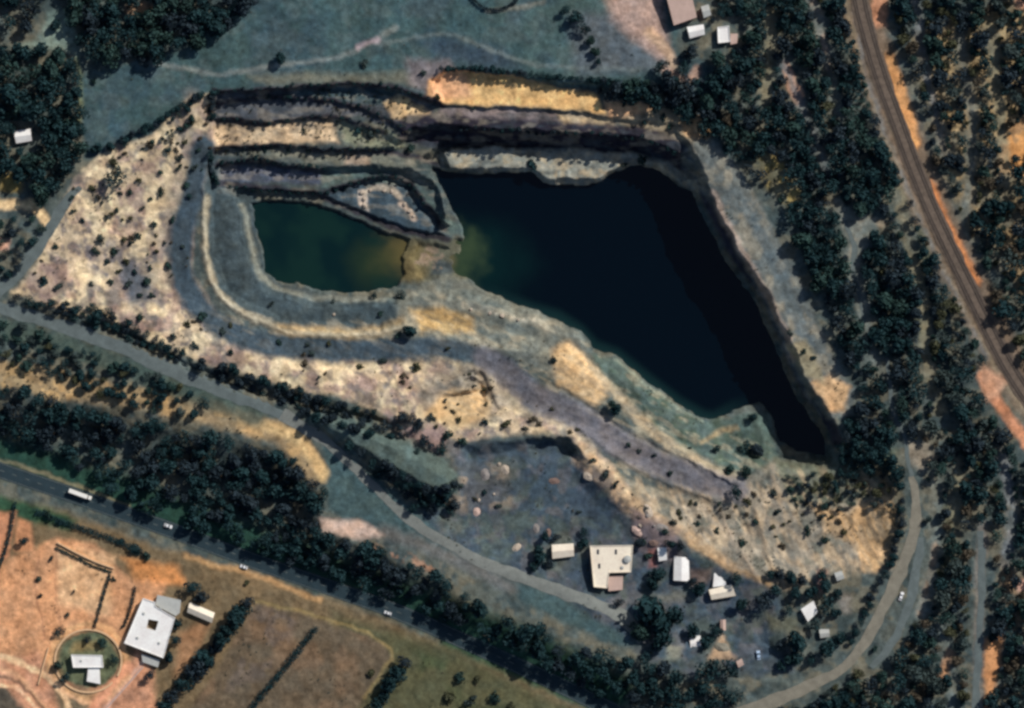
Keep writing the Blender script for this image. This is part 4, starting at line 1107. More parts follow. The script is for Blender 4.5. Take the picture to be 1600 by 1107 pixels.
LEAFS = ['leaf_dark', 'leaf_mid', 'leaf_olive', 'leaf_dusk', 'leaf_grey', 'leaf_dry']
def geo_mesh(name, G, mat):
    me = bpy.data.meshes.new(name); me.from_pydata(G[0].tolist(), [], G[1].tolist()); me.materials.append(mat); return me
CM = {(i, l): geo_mesh("crown", CROWN[i], M[l]) for i in range(NT) for l in LEAFS}
SHR = [crown_geo(700 + i, 5, 26, .2, .7) for i in range(4)]
for g in SHR: g[0][:, 2] -= .62
SM = {(i, l): geo_mesh("shrub", SHR[i], M[l]) for i in range(4) for l in LEAFS}

def in_poly(x, y, P):
    c = False; n = len(P)
    for i in range(n):
        x0, y0 = P[i][:2]; x1, y1 = P[(i + 1) % n][:2]
        if (y0 > y) != (y1 > y) and x < (x1 - x0) * (y - y0) / (y1 - y0) + x0: c = not c
    return c
_sl = {}
def near_line(x, y, L, d):
    k = id(L)
    if k not in _sl: _sl[k] = np.array([p[:2] for p in smooth_line(L, 5)])
    A = _sl[k]
    return ((A[:, 0] - x) ** 2 + (A[:, 1] - y) ** 2).min() < d * d

SERV = [(1424, 745), (1432, 790), (1424, 845), (1404, 900), (1378, 955), (1350, 1005), (1322, 1040), (1270, 1070), (1195, 1100), (1120, 1130)]
SERV2 = [(1440, 840), (1430, 900), (1418, 950), (1394, 1005), (1362, 1044)]
TR1 = [(1386, 560), (1390, 600), (1396, 645), (1412, 680), (1418, 715), (1424, 745)]
TR2 = [(1532, 830), (1534, 900), (1530, 1000), (1524, 1107), (1522, 1160)]
TR3 = [(1310, 315), (1322, 350), (1336, 385), (1334, 430), (1344, 470), (1352, 505)]
CLEAR_L = GAPS + BANKS + [(RAIL, 25), (SERV, 16), (SERV2, 13), (TR1, 8), (TR2, 16), (TR3, 11), ([(1340, 360), (1355, 344), (1376, 350)], 9), (GRV, 15), (HWY, 13)]
CLEAR_P = [GLADE, [(1366, -20), (1388, -20), (1388, 46), (1358, 46)], [(1380, 80), (1398, 84), (1420, 140), (1444, 232), (1412, 254)], [(1426, 276), (1460, 276), (1538, 446), (1520, 466), (1466, 366)],
           [(1526, 580), (1580, 590), (1612, 700), (1590, 705), (1540, 640)], [(1216, 92), (1236, 96), (1262, 152), (1244, 168), (1226, 140)], [(1276, 46), (1290, 46), (1304, 108), (1290, 114)],
           [(1258, -20), (1276, -20), (1286, 34), (1268, 36)], [(1176, 236), (1216, 240), (1250, 306), (1238, 326), (1200, 290)], [(1578, 196), (1620, 186), (1620, 262), (1574, 236)],
           [(1420, 690), (1450, 690), (1468, 718), (1440, 736), (1418, 720)], [(1458, 840), (1470, 850), (1450, 930), (1436, 960), (1430, 950)], [(1538, 1000), (1568, 996), (1560, 1060), (1545, 1107), (1538, 1107)],
           [(1586, 906), (1620, 896), (1620, 928), (1586, 928)], [(1462, 1062), (1484, 1014), (1494, 1020), (1476, 1066)], [(1040, -20), (1115, -20), (1112, 62), (1060, 66)], [(1110, 36), (1158, 36), (1158, 76), (1112, 76)],
           [(16, 196), (56, 196), (58, 232), (18, 232)], [(55, 60), (75, 20), (100, 12), (116, 40), (122, 90), (95, 78), (25, 72)], [(194, 8), (226, 2), (254, 12), (222, 30), (196, 28)],
           [(1560, 60), (1560, 110), (1540, 100)], [(1488, 30), (1500, 60), (1480, 66)]]
trees = []      # (px, py, radius px, leaf, isolated label or None)
HUTS = [(268, 812, 20), (38, 213, 17), (1265, 954, 13), (1287, 990, 8), (1311, 900, 9), (1086, 1004, 10), (1132, 57, 22), (1087, 50, 17), (1103, 18, 10), (1129, 976, 6), (1156, 1036, 6)]
def clear_at(x, y, r):
    for a, b, q in HUTS:
        if math.hypot(x - a, y - b) < q + r * .85 or math.hypot(x - a - 9, y - b + 8) < q * .7 + r * .8: return True
    for L, d in CLEAR_L:
        if near_line(x, y, L, d + r * .4): return True
    for P in CLEAR_P:
        if in_poly(x, y, P): return True
    return False
grid = {}
def put(x, y, r, leaf, lab=None, sep=.86):
    gx, gy = int(x // 40), int(y // 40)
    for i in (-1, 0, 1):
        for j in (-1, 0, 1):
            for (a, b, q) in grid.get((gx + i, gy + j), ()):
                if (a - x) ** 2 + (b - y) ** 2 < (sep * (q + r)) ** 2: return False
    grid.setdefault((gx, gy), []).append((x, y, r))
    trees.append((x, y, r, leaf, lab)); return True
def wood(P, n, r0, r1, leafs, keep=1.0, seed=1, sep=.86, patch=0.0):
    rr = random.Random(seed)
    xs = [p[0] for p in P]; ys = [p[1] for p in P]
    for _ in range(n):
        x, y = rr.uniform(min(xs), max(xs)), rr.uniform(min(ys), max(ys))
        if not in_poly(x, y, P): continue
        v = float(fbm(np.array([x]), np.array([y]), 60, 801, 2)[0])
        if patch and v > patch * .6 and rr.random() < .8: continue
        if rr.random() > keep: continue
        r = rr.uniform(r0, r1)
        if clear_at(x, y, r): continue
        w = rr.random(); lf = leafs[min(int(w * len(leafs)), len(leafs) - 1)]
        put(x, y, r, lf, None, sep)
D, MI, O, U, GR, DR = LEAFS
TREE_ISO = [  # x, y, r, leaf, label
    (858, 880, 9, U, "small dark tree directly below the small cream shed"),
    (852, 838, 9, D, "dark tree above the small cream shed"),
    (868, 838, 8, U, "dark tree at the upper right of the small cream shed"),
    (1000, 850, 9, U, "dark tree between the largest works building and the small white hut"),
    (1048, 850, 9, D, "dark tree just above the narrow upright hut"),
    (1064, 852, 8, U, "dark bushy tree at the upper right of the narrow upright hut"),
    (438, 93, 10, D, "single dark round tree standing alone on the grey northern plateau"),
    (86, 40, 9, D, "dark bush in the middle of the pale grass clearing at top left"),
    (182, 278, 19, D, "large dark round tree at the upper end of the sandy western slope"),
    (1022, 958, 30, D, "largest dark tree in the lower yard, left half of the big clump"),
    (1052, 962, 22, D, "broad dark tree in the big yard clump, on its right side"),
    (1034, 998, 20, D, "dark tree forming the bottom of the big yard clump"),
    (1000, 985, 16, MI, "mid-green tree at the lower left of the big yard clump"),
    (1082, 985, 15, D, "dark tree just above the tiny hut in the lower yard"),
    (1116, 985, 13, D, "upper of the narrow dark trees right of the tiny yard hut"),
    (1106, 1003, 13, D, "lower of the narrow dark trees right of the tiny yard hut"),
    (1104, 1046, 22, D, "dark round tree at the left of the pair below the tan triangle of soil"),
    (1138, 1044, 19, D, "dark round tree at the right of the pair below the tan triangle of soil"),
    (1026, 896, 13, D, "dark tree below the small white hut, leaning from upper right to lower left"),
    (1020, 912, 10, D, "small dark tree below the leaning one near the narrow upright hut"),
    (966, 940, 10, U, "small dark tree just below the annex of the largest works building"),
    (912, 832, 8, D, "upper of the slim dark trees left of the largest works building"),
    (912, 850, 9, D, "lower of the slim dark trees left of the largest works building"),
    (842, 868, 13, D, "dark tree left of the small cream shed"),
    (836, 885, 9, D, "small dark tree at the lower left of the small cream shed"),
    (1158, 944, 12, D, "dark tree right of the rightmost white yard house"),
    (1150, 905, 11, D, "dark tree behind the rightmost white yard house"),
    (1094, 920, 12, D, "dark tree left of the rightmost white yard house"),
    (1082, 908, 9, U, "small dark tree between the narrow upright hut and the rightmost yard house"),
    (1192, 940, 15, U, "dark tree at the upper right corner of the yard, left of the white pyramid-like hut"),
    (1245, 1000, 18, D, "big dark tree below the white pyramid-like hut"),
    (1240, 1030, 14, D, "dark tree at the lower right corner of the yard"),
    (1290, 945, 15, D, "dark tree directly right of the white pyramid-like hut"),
    (1292, 1012, 18, D, "dark tree right of the tiny grey-white cabin"),
    (956, 632, 9, MI, "upper of the two dark green bushy trees on the beige lip south of the lake"),
    (964, 640, 9, D, "lower of the two dark green bushy trees on the beige lip south of the lake"),
    (640, 516, 11, D, "dark tree on the sand just south of the pond, nearest the haul road"),
    (622, 524, 7, MI, "small green tree left of the dark tree south of the pond"),
    (628, 462, 9, D, "dark tree at the southeast shore of the green pond"),
    (584, 462, 7, D, "small dark tree on the south shore of the green pond"),
    (1176, 652, 9, D, "dark tree on the tip of the grey-green peninsula"),
    (1120, 702, 8, D, "small dark tree on the left of the peninsula"),
    (1165, 700, 12, D, "dark tree in the middle of the peninsula"),
    (1182, 705, 12, U, "dark tree on the right of the peninsula by the deep shadow"),
    (1140, 735, 8, MI, "small green tree below the peninsula, left of two"),
    (1164, 738, 9, MI, "small green tree below the peninsula, right of two"),
    (1152, 770, 13, D, "round dark tree at the lower end of the haul road"),
    (300, 918, 15, D, "big dark tree above the pale pink farm shed"),
    (316, 934, 11, U, "dark tree directly behind the pale pink farm shed"),
    (38, 846, 9, D, "dark round tree at the upper left of the orange farm plot"),
    (95, 986, 9, D, "dark round tree just outside the garden ring, upper left"),
    (102, 1058, 10, D, "dark tree inside the garden ring, lower left"),
    (92, 1040, 8, MI, "mid-green tree inside the garden ring, left edge"),
    (178, 1030, 9, MI, "mid-green tree inside the garden ring, right edge"),
    (160, 1005, 8, MI, "mid-green tree inside the garden ring, upper right"),
    (138, 999, 7, U, "dark tree inside the garden ring, at its top"),
    (236, 1056, 10, U, "dark tree below the porch of the farmhouse"),
    (278, 975, 9, D, "dark tree pressed against the right wall of the farmhouse, upper"),
    (274, 1000, 10, D, "dark tree pressed against the right wall of the farmhouse, middle"),
    (266, 1026, 9, D, "dark tree pressed against the right wall of the farmhouse, lower"),
    (884, 18, 10, D, "topmost dark tree in the diagonal line right of the plateau centre"),
    (900, 30, 12, D, "second dark tree from the top in the diagonal line on the plateau"),
    (912, 46, 11, D, "third dark tree from the top in the diagonal line on the plateau"),
    (922, 64, 8, MI, "fourth tree from the top in the diagonal line on the plateau"),
    (930, 82, 8, MI, "fifth tree from the top in the diagonal line on the plateau"),
    (935, 97, 6, D, "lowest small tree of the diagonal line on the plateau"),
    (1034, 105, 13, D, "dark tree at the end of the beige track below the barn"),
    (1076, 82, 14, U, "dark tree below the white shed by the barn"),
    (1068, 108, 11, D, "dark tree lower left of the pinkish clearing below the barn"),
    (712, 640, 0, D, None),
    (490, 788, 17, D, "tall dark tree at the eastern tip of the southern wood"),
    (506, 772, 11, D, "dark tree on the open ground right beside the eastern tip of the southern wood"),
]
for x, y, r, lf, lab in TREE_ISO:
    if r: put(x, y, r, lf, lab, .3)
# tree rows round the fields
def row(L, step, r0, r1, leafs, lab, sep=.5, jit=3, seed=3):
    rr = random.Random(seed)
    P = smooth_line(L, step)
    for i, (x, y) in enumerate(P):
        put(x + rr.uniform(-jit, jit), y + rr.uniform(-jit, jit), rr.uniform(r0, r1), rr.choice(leafs), lab(i, len(P)) if lab else None, sep)
ORD = ["topmost", "second", "third", "fourth", "fifth", "sixth", "seventh", "eighth", "ninth", "tenth", "eleventh", "twelfth", "thirteenth", "fourteenth"]
row([(388, 942), (350, 995), (312, 1040), (282, 1074), (256, 1104)], 15, 13, 17, [D, D, U], lambda i, n: f"{ORD[min(i, 13)]} dark tree from the top in the tree row right of the farmhouse", .3)
row([(632, 1034), (612, 1070), (588, 1104)], 14, 12, 15, [D, D, U], lambda i, n: f"{ORD[min(i, 13)]} dark tree from the top in the short row right of the brown field", .3)
NW1 = [(-20, 40), (20, 75), (100, 82), (128, 120), (130, 235), (84, 292), (60, 318), (30, 272), (-20, 270)]
NW0 = [(-20, -20), (70, -20), (76, 14), (50, 60), (-20, 80)]
NW2 = [(106, -20), (392, -20), (386, 20), (345, 46), (300, 72), (222, 98), (170, 96), (134, 78), (116, 40)]
E1 = [(1112, -20), (1625, -20), (1625, 1125), (1205, 1125), (1300, 1058), (1385, 960), (1420, 850), (1424, 750), (1408, 690), (1356, 640), (1348, 600), (1318, 548), (1294, 490), (1268, 425), (1242, 350), (1206, 292), (1160, 262), (1122, 215),
      (1060, 172), (950, 152), (930, 138), (1040, 124), (1110, 128), (1112, 80)]
E2 = [(1320, 650), (1345, 640), (1410, 690), (1420, 760), (1400, 780), (1392, 730), (1330, 745), (1312, 720)]
S1 = [(-20, 596), (40, 604), (130, 640), (250, 664), (370, 692), (456, 712), (500, 770), (502, 828), (620, 872), (700, 905), (760, 955), (850, 985), (900, 1015), (1000, 1024), (1080, 1066), (1200, 1090), (1195, 1125),
      (990, 1125), (850, 1052), (740, 990), (640, 945), (520, 895), (420, 868), (300, 826), (200, 788), (150, 745), (70, 700), (-20, 672)]
SC2 = [(1200, 890), (1300, 890), (1330, 950), (1300, 1030), (1220, 1040)]
# biggest first, so that they find room
wood(NW1, 1200, 15, 20, [D, D, MI, D], 1, 21, .6); wood(NW1, 900, 9, 13, [D, MI, GR], 1, 22, .62)
wood(NW0, 300, 12, 18, [D, U], 1, 23, .72)
wood(NW2, 1200, 14, 19, [D, D, U, MI], 1, 24, .6); wood(NW2, 900, 9, 12, [D, U], 1, 25, .62)
EA = [(1118, 0), (1338, 0), (1372, 130), (1420, 260), (1470, 390), (1420, 700), (1356, 640), (1348, 600), (1318, 548), (1294, 490), (1268, 425), (1242, 350), (1206, 292), (1160, 262), (1122, 215), (1060, 172), (950, 152), (930, 138), (1040, 124), (1120, 128)]
wood(EA, 1600, 14, 18, [D, D, U, MI], 1, 26, .6); wood(EA, 3000, 9, 12, [D, D, U], 1, 41, .54, patch=1.4)
wood(EA, 4000, 5, 8, [D, U, MI], 1, 44, .6)
wood(E1, 1500, 14, 18, [D, D, U, MI, GR], 1, 40, .66, patch=.7)
wood(E1, 6000, 9, 12, [D, D, U, MI, GR, O, DR], 1, 27, .66, patch=.95)
wood(E1, 6000, 5, 8, [D, U, MI, O, GR, DR], 1, 28, .7, patch=1.2)
wood(E2, 700, 10, 15, [D, D, U], 1, 29, .6)
wood(S1, 2400, 13, 17, [D, D, U], 1, 30, .58); wood(S1, 2600, 8, 11, [D, U, D], 1, 31, .62)
wood(SC2, 120, 8, 12, [D, U], 1, 32, .8)
wood([(1215, 745), (1320, 735), (1398, 705), (1400, 790), (1340, 788), (1300, 800), (1240, 785)], 260, 5, 9, [MI, GR, D, O, U], .8, 42, .8)
wood(E1, 5000, 4, 6, [D, U, MI, GR, O], 1, 43, .72, patch=1.3)
# gully and verge thickets
G1 = [(20, 455), (60, 470), (120, 474), (180, 486), (260, 540), (300, 556), (290, 575), (240, 556), (160, 522), (80, 492), (20, 470)]
G2 = [(300, 560), (420, 590), (500, 618), (580, 640), (640, 650), (700, 690), (690, 722), (640, 700), (580, 680), (500, 656), (420, 624), (300, 580)]
G3 = [(-20, 500), (60, 515), (160, 556), (260, 592), (330, 625), (320, 650), (220, 640), (120, 600), (-20, 560)]
G4 = [(-20, 350), (60, 340), (76, 355), (30, 420), (-20, 450)]
G5 = [(486, 660), (560, 698), (640, 748), (680, 764), (714, 756), (720, 784), (706, 800), (680, 804), (636, 790), (560, 746), (490, 690)]
wood(G1, 700, 6, 10, [D, U, D], 1, 33, .6); wood(G2, 900, 6, 11, [D, U, U], 1, 34, .6); wood(G3, 700, 6, 11, [D, D, MI, O, GR], 1, 35, .72)
wood(G4, 200, 6, 10, [D, MI, U], 1, 36, .85); wood(G5, 700, 7, 11, [D, D, U], 1, 37, .5)
row([(1398, 720), (1408, 770), (1404, 830), (1390, 880), (1372, 910), (1350, 960), (1330, 1000)], 12, 6, 9, [D, D, U], None, .6)
row([(149, 237), (175, 227), (202, 215), (230, 200), (253, 188), (283, 167), (312, 152)], 7, 5.5, 8.5, [D, D, U], None, .42, 3, seed=4)
row([(272, 184), (284, 178), (300, 172), (296, 196), (268, 212), (240, 222)], 11, 5, 7, [D, MI], None, .6, seed=8)
row([(333, 146), (331, 160), (332, 176), (334, 188)], 8, 6, 8, [D, U], None, .4, 2, seed=9)
row([(328, 240), (330, 256), (333, 272), (338, 286)], 8, 6, 8, [D, U], None, .4, 2, seed=10)
row([(340, 143), (420, 138), (500, 131), (580, 131), (640, 143), (680, 162)], 12, 2.6, 4.2, [D, D, U], None, .4, 2.5, seed=11)
row([(420, 150), (480, 154), (560, 164), (600, 184), (640, 204)], 12, 2.6, 4.4, [D, D, U], None, .4, 2.5, seed=12)
row([(336, 184), (420, 191), (500, 182), (535, 184), (590, 204)], 12, 2.6, 4.2, [D, U], None, .4, 2.5, seed=13)
row([(340, 234), (400, 227), (480, 231), (560, 234), (615, 232)], 13, 2.6, 4.2, [D, U], None, .4, 2.5, seed=14)
row([(345, 257), (400, 247), (440, 256), (505, 262)], 9, 3.2, 5.0, [D, D, U], None, .4, 2.5, seed=15)
row([(360, 292), (420, 298), (500, 303), (560, 285), (605, 276), (640, 288), (664, 318)], 11, 3, 4.6, [D, D], None, .4, 2, seed=16)
row([(720, 200), (800, 205), (900, 210), (1000, 216), (1066, 244)], 12, 3, 5, [D, U], None, .4, 3, seed=17)
row([(690, 108), (760, 109), (830, 117), (900, 123), (960, 129), (1020, 131)], 8, 4.5, 6.5, [D, D, U], None, .5, 1.2, seed=5)
row([(900, 126), (960, 136), (1020, 142), (1090, 152), (1130, 180), (1120, 205)], 13, 9, 13, [D, D, U], None, .5, 4, seed=6)
row([(970, 146), (1040, 156), (1100, 168)], 12, 7, 10, [D, D, U], None, .5, 4, seed=7)

# ------------------------------------------------------------------ labels for trees and shrubs: each is named from a landmark near it
MARKS = [(38, 213, "lone woodland house"), (90, 50, "pale grass clearing at top left"), (222, 16, "pinkish wood clearing"), (135, 170, "left side of the grey plateau"), (330, 60, "edge of the northern wood"),
         (127, 773, "white articulated truck"), (263, 822, "car behind the truck"), (381, 886, "car above the farmhouse"), (606, 958, "car by the brown fields"), (240, 980, "large white farmhouse"), (138, 1032, "round villa garden"),
         (500, 1040, "brown field"), (504, 745, "sandy crest"), (30, 590, "sandy bank at the left edge"), (230, 620, "sandy roadside bank"), (680, 760, "grey tip heap"), (550, 822, "pale patch above the wood"),
         (40, 400, "grey lane at the left edge"), (150, 400, "sandy western slope"), (280, 590, "wide gravel road"), (520, 600, "sandy bank above the gully"), (730, 600, "horseshoe mound"), (500, 400, "green pond"), (560, 545, "haul road bend"), (690, 400, "causeway"),
         (870, 685, "crescent cut in the yard"), (950, 880, "largest works building"), (880, 860, "small cream shed"), (1125, 920, "rightmost yard house"), (1030, 970, "big yard clump"), (1265, 953, "white pyramid-like hut"), (1365, 850, "bright oblong of sand"),
         (1300, 620, "sandy tip of the eastern ledge"), (1160, 690, "peninsula"), (1250, 700, "pit's shadowed corner"), (1050, 720, "haul road by the lake"), (1150, 330, "eastern ledge"), (820, 140, "bright yellow bench"), (900, 215, "dark northern cliff"), (430, 210, "sandy strip among the terraces"),
         (420, 270, "lavender terrace"), (1060, 20, "long pink barn"), (1133, 55, "cottage right of the barn"), (1090, 205, "orange knob at the pit's northeast corner"), (1238, 130, "pink sliver of bare earth"), (1290, 80, "narrow pale gap"),
         (1372, 20, "topmost pink railway bank"), (1415, 170, "upper orange railway bank"), (1480, 350, "middle orange railway bank"), (1570, 640, "lower orange railway bank"), (1350, 345, "gravel loop"), (1340, 440, "woodland track"),
         (1215, 280, "olive clearing"), (1590, 230, "orange right-edge clearing"), (1500, 110, "top-right patchy scrub"), (1500, 250, "scrub right of the railway"), (1590, 440, "tan right-edge clearing"), (1440, 715, "tan trackside clearing"),
         (1395, 610, "thin forest track"), (1430, 520, "green railside glade"), (1432, 790, "service road's upper end"), (1408, 932, "white van on the service road"), (1330, 1035, "bend of the service road"), (1465, 890, "pinkish path beside the service road"),
         (1532, 880, "straight track"), (1552, 1040, "orange earth at bottom right"), (1600, 915, "pink patch at the right edge"), (1478, 1040, "short orange path"), (1590, 800, "right edge below the railway"), (1250, 1085, "service road's lower end"), (900, 1000, "belt below the gravel road"), (760, 960, "belt above the highway")]
DIRS = ["right of", "upper right of", "above", "upper left of", "left of", "lower left of", "below", "lower right of"]
TONE = {'leaf_dark': "dark green", 'leaf_mid': "mid-green", 'leaf_olive': "olive", 'leaf_dusk': "blue-black", 'leaf_grey': "grey-green", 'leaf_dry': "brownish"}
def name_all(items, noun, sizes):
    """items: list of (x, y, r, leaf). Unique phrase for each, from landmark, side, tone, size and order outward"""
    keyed = {}
    for i, (x, y, r, lf) in enumerate(items):
        d, mx, my, ml = min((math.hypot(x - a, y - b), a, b, l) for a, b, l in MARKS)
        s = int(round(math.atan2(my - y, x - mx) / (math.pi / 4))) % 8
        size = sizes[0] if r < sizes[2] else sizes[1]
        keyed.setdefault((size, TONE[lf], ml, DIRS[s]), []).append((d, i))
    out = {}
    for (size, tone, ml, dr), L in keyed.items():
        L.sort()
        for k, (d, i) in enumerate(L):
            base = f"{size} {tone} {noun} {dr} the {ml}"
            if len(L) > 1:
                o = "nearest" if k == 0 else ("farthest" if k == len(L) - 1 else ["", "second nearest", "third nearest", "fourth nearest", "fifth nearest", "sixth nearest", "seventh nearest"][min(k, 6)])
                base = f"{size} {tone} {noun} {dr}, {o} to, the {ml}" if o != "farthest" else f"{size} {tone} {noun} {dr}, farthest from, the {ml}"
            if len(base.split()) > 16: base = base.replace(' second nearest to,', ' second from,').replace(' third nearest to,', ' third from,').replace(' fourth nearest to,', ' fourth from,').replace(' fifth nearest to,', ' fifth from,').replace(' sixth nearest to,', ' sixth from,').replace(' seventh nearest to,', ' seventh from,')
            if len(base.split()) > 16: base = base.replace(size + ' ', '', 1)
            out[i] = base
    return out

# the biggest are things of their own, the rest one mass
inview = lambda t: -4 < t[0] < 1604 and -4 < t[1] < 1111
order = sorted(range(len(trees)), key=lambda i: (trees[i][4] is None, not inview(trees[i]), -trees[i][2]))
NIND = 300
solo = order[:NIND]; mass = order[NIND:]
unl = [i for i in solo if trees[i][4] is None]
nm = name_all([trees[i][:4] for i in unl], "tree", ("broad", "very broad", 17))
lab_of = {i: trees[i][4] for i in solo}
for k, i in enumerate(unl): lab_of[i] = nm[k]
PROTO = {}
def proto_tree(ci, leaf):
    """root Empty with a trunk and a crown; later ones are copies of it"""
    r = bpy.data.objects.new("tree", None); r.empty_display_size = 1; COL.objects.link(r)
    t = bpy.data.objects.new("trunk", TRUNKM[ci % 3]); COL.objects.link(t); t.parent = r
    c = bpy.data.objects.new("crown", CM[(ci, leaf)]); COL.objects.link(c); c.parent = r
    return r
for i in solo:
    x, y, r, lf, lb = trees[i]
    ci = random.randrange(NT)
    if (ci, lf) in PROTO: o = copy_tree(PROTO[(ci, lf)])
    else: o = PROTO[(ci, lf)] = proto_tree(ci, lf)
    o.location = W(x, y)
    s = r * S * 1.06
    o.scale = (s * random.uniform(.92, 1.1), s * random.uniform(.92, 1.1), s * random.uniform(.85, 1.15))
    o.rotation_euler = (0, 0, random.uniform(0, 6.28))
    tag(o, lab_of[i], "tree", "trees round the quarry")

def build_mass():
    V = []; F = []; MI_ = []; n = 0
    for i in mass:
        x, y, r, lf, lb = trees[i]
        G = CROWN[random.randrange(NT)]
        s = r * S * 1.06; a = random.uniform(0, 6.28); ca, sa = math.cos(a), math.sin(a)
        p = G[0] * s; sz = random.uniform(.85, 1.15)
        w = W(x, y)
        q = np.stack([p[:, 0] * ca - p[:, 1] * sa + w.x, p[:, 0] * sa + p[:, 1] * ca + w.y, p[:, 2] * sz + w.z], -1)
        V.append(q); F.append(G[1] + n); MI_.append(np.full(len(G[1]), LEAFS.index(lf))); n += len(q)
    V = np.concatenate(V); F = np.concatenate(F); MI_ = np.concatenate(MI_)
    me = bpy.data.meshes.new("woodland")
    me.vertices.add(len(V)); me.vertices.foreach_set("co", V.ravel())
    me.loops.add(len(F) * 4); me.loops.foreach_set("vertex_index", F.ravel().astype(np.int32))
    me.polygons.add(len(F)); me.polygons.foreach_set("loop_start", np.arange(0, len(F) * 4, 4, dtype=np.int32))
    for l in LEAFS: me.materials.append(M[l])
    me.polygons.foreach_set("material_index", MI_.astype(np.int32))
    me.update(calc_edges=True)
    o = bpy.data.objects.new("woodland", me); COL.objects.link(o)
    tag(o, "dark mass of smaller trees filling the woods round the quarry", "woodland", kind='stuff')
build_mass()

# shrubs dotted over the sand
shrubs = []
def shrub_at(x, y, r, lf, lab=None):
    for a, b, q, *_ in shrubs:
        if (a - x) ** 2 + (b - y) ** 2 < (.9 * (q + r)) ** 2: return
    if near_line(x, y, GRV, 11): return
    shrubs.append((x, y, r, lf, lab))
for x, y, r in [(180, 395, 7), (196, 408, 6), (210, 425, 7), (186, 424, 6), (228, 440, 6), (200, 446, 7), (218, 462, 6), (150, 392, 6), (168, 410, 6), (236, 420, 5), (130, 345, 6), (166, 340, 6), (204, 342, 6), (240, 350, 6), (270, 345, 6), (252, 300, 6), (160, 318, 5), (216, 282, 6), (250, 270, 6), (280, 262, 6), (262, 236, 6), (290, 222, 6), (310, 236, 6), (304, 262, 6), (290, 290, 6), (68, 437, 7), (92, 447, 8), (143, 444, 6), (157, 375, 7), (112, 310, 6), (145, 295, 6), (188, 302, 6), (204, 300, 5), (234, 312, 5), (183, 330, 6), (222, 326, 5), (295, 308, 6), (258, 380, 5), (246, 393, 5), (205, 380, 6),
                (88, 385, 5), (172, 440, 6), (262, 415, 6), (238, 462, 5), (220, 498, 6), (315, 497, 7), (360, 508, 5), (305, 540, 7), (362, 550, 6), (270, 525, 8), (210, 495, 6), (64, 318, 6), (115, 330, 5),
                (563, 574, 7), (650, 572, 9), (600, 563, 6), (675, 652, 8), (718, 656, 6), (756, 660, 7), (790, 664, 9), (820, 670, 6), (866, 562, 5), (925, 720, 6), (946, 740, 7), (962, 757, 7), (930, 722, 5), (982, 696, 6), (1000, 705, 5), (1078, 700, 5),
                (1022, 712, 5), (1048, 740, 5), (595, 492, 6), (520, 474, 5), (424, 475, 5), (480, 540, 5), (515, 538, 5), (435, 535, 5), (700, 545, 5), (1210, 770, 7), (1240, 780, 6), (1180, 815, 6), (1262, 830, 7), (1290, 843, 8), (1320, 832, 7),
                (1290, 790, 8), (1215, 800, 6), (1305, 765, 8), (1335, 775, 9), (1250, 760, 7), (1120, 830, 6), (1160, 850, 6), (1090, 818, 6), (1060, 800, 5), (570, 100, 7), (148, 128, 6), (660, 114, 6), (685, 152, 6), (505, 140, 6), (415, 235, 5), (450, 235, 5), (482, 238, 5), (475, 205, 5),
                (640, 232, 7), (560, 205, 8), (580, 212, 8), (1036, 184, 6), (1006, 192, 5), (1046, 200, 6), (830, 258, 10), (812, 262, 8), (845, 262, 8), (975, 258, 8), (1005, 252, 8), (740, 170, 5), (975, 165, 6), (1180, 215, 7),
                (720, 760, 5), (758, 770, 5), (780, 790, 5), (700, 680, 9), (690, 705, 8), (720, 690, 9), (660, 690, 7), (742, 780, 5), (1040, 830, 6), (1002, 845, 6), (1012, 870, 6), (905, 800, 4), (60, 905, 5), (64, 930, 5), (80, 872, 5), (115, 925, 4), (105, 960, 4), (385, 912, 5), (580, 1050, 7), (178, 905, 5), (210, 860, 8), (228, 868, 8), (190, 845, 8), (75, 805, 8), (95, 815, 7),
                (720, 1060, 10), (700, 1090, 10), (735, 1095, 9), (775, 1090, 9), (800, 1105, 8), (745, 1060, 8), (1240, 265, 8), (1225, 310, 7), (1256, 548, 6), (1270, 560, 6), (1234, 520, 6)]:
    shrub_at(x, y, r * random.uniform(.8, 1.25), random.choice([D, MI, MI, O, GR]))
rs = random.Random(99)
BEIP = [(p[0], p[1]) for p in BEI]
SEP = [(985, 790), (1150, 775), (1230, 740), (1390, 730), (1390, 860), (1230, 910), (1100, 855)]
for _ in range(2600):
    x, y = rs.uniform(30, 1400), rs.uniform(150, 910)
    if len(shrubs) > 262: break
    if in_poly(x, y, BEIP) or in_poly(x, y, SEP):
        if float(fbm(np.array([x]), np.array([y]), 50, 821, 2)[0]) > .1:
            shrub_at(x, y, rs.uniform(2.4, 5.2) if rs.random() < .8 else rs.uniform(5.5, 8), rs.choice([MI, O, O, GR, DR, DR]))
sn = name_all([s[:4] for s in shrubs], "shrub", ("small", "bushy", 5.5))
for k, (x, y, r, lf, lab) in enumerate(shrubs):
    o = bpy.data.objects.new("shrub", SM[(k % 4, lf)]); COL.objects.link(o)
    s = r * S * 1.1
    o.location = W(x, y); o.scale = (s * random.uniform(.85, 1.2), s * random.uniform(.85, 1.2), s * random.uniform(.8, 1.1)); o.rotation_euler = (0, 0, random.uniform(0, 6.28))
    tag(o, sn[k], "shrub", "shrubs dotted over the quarry")

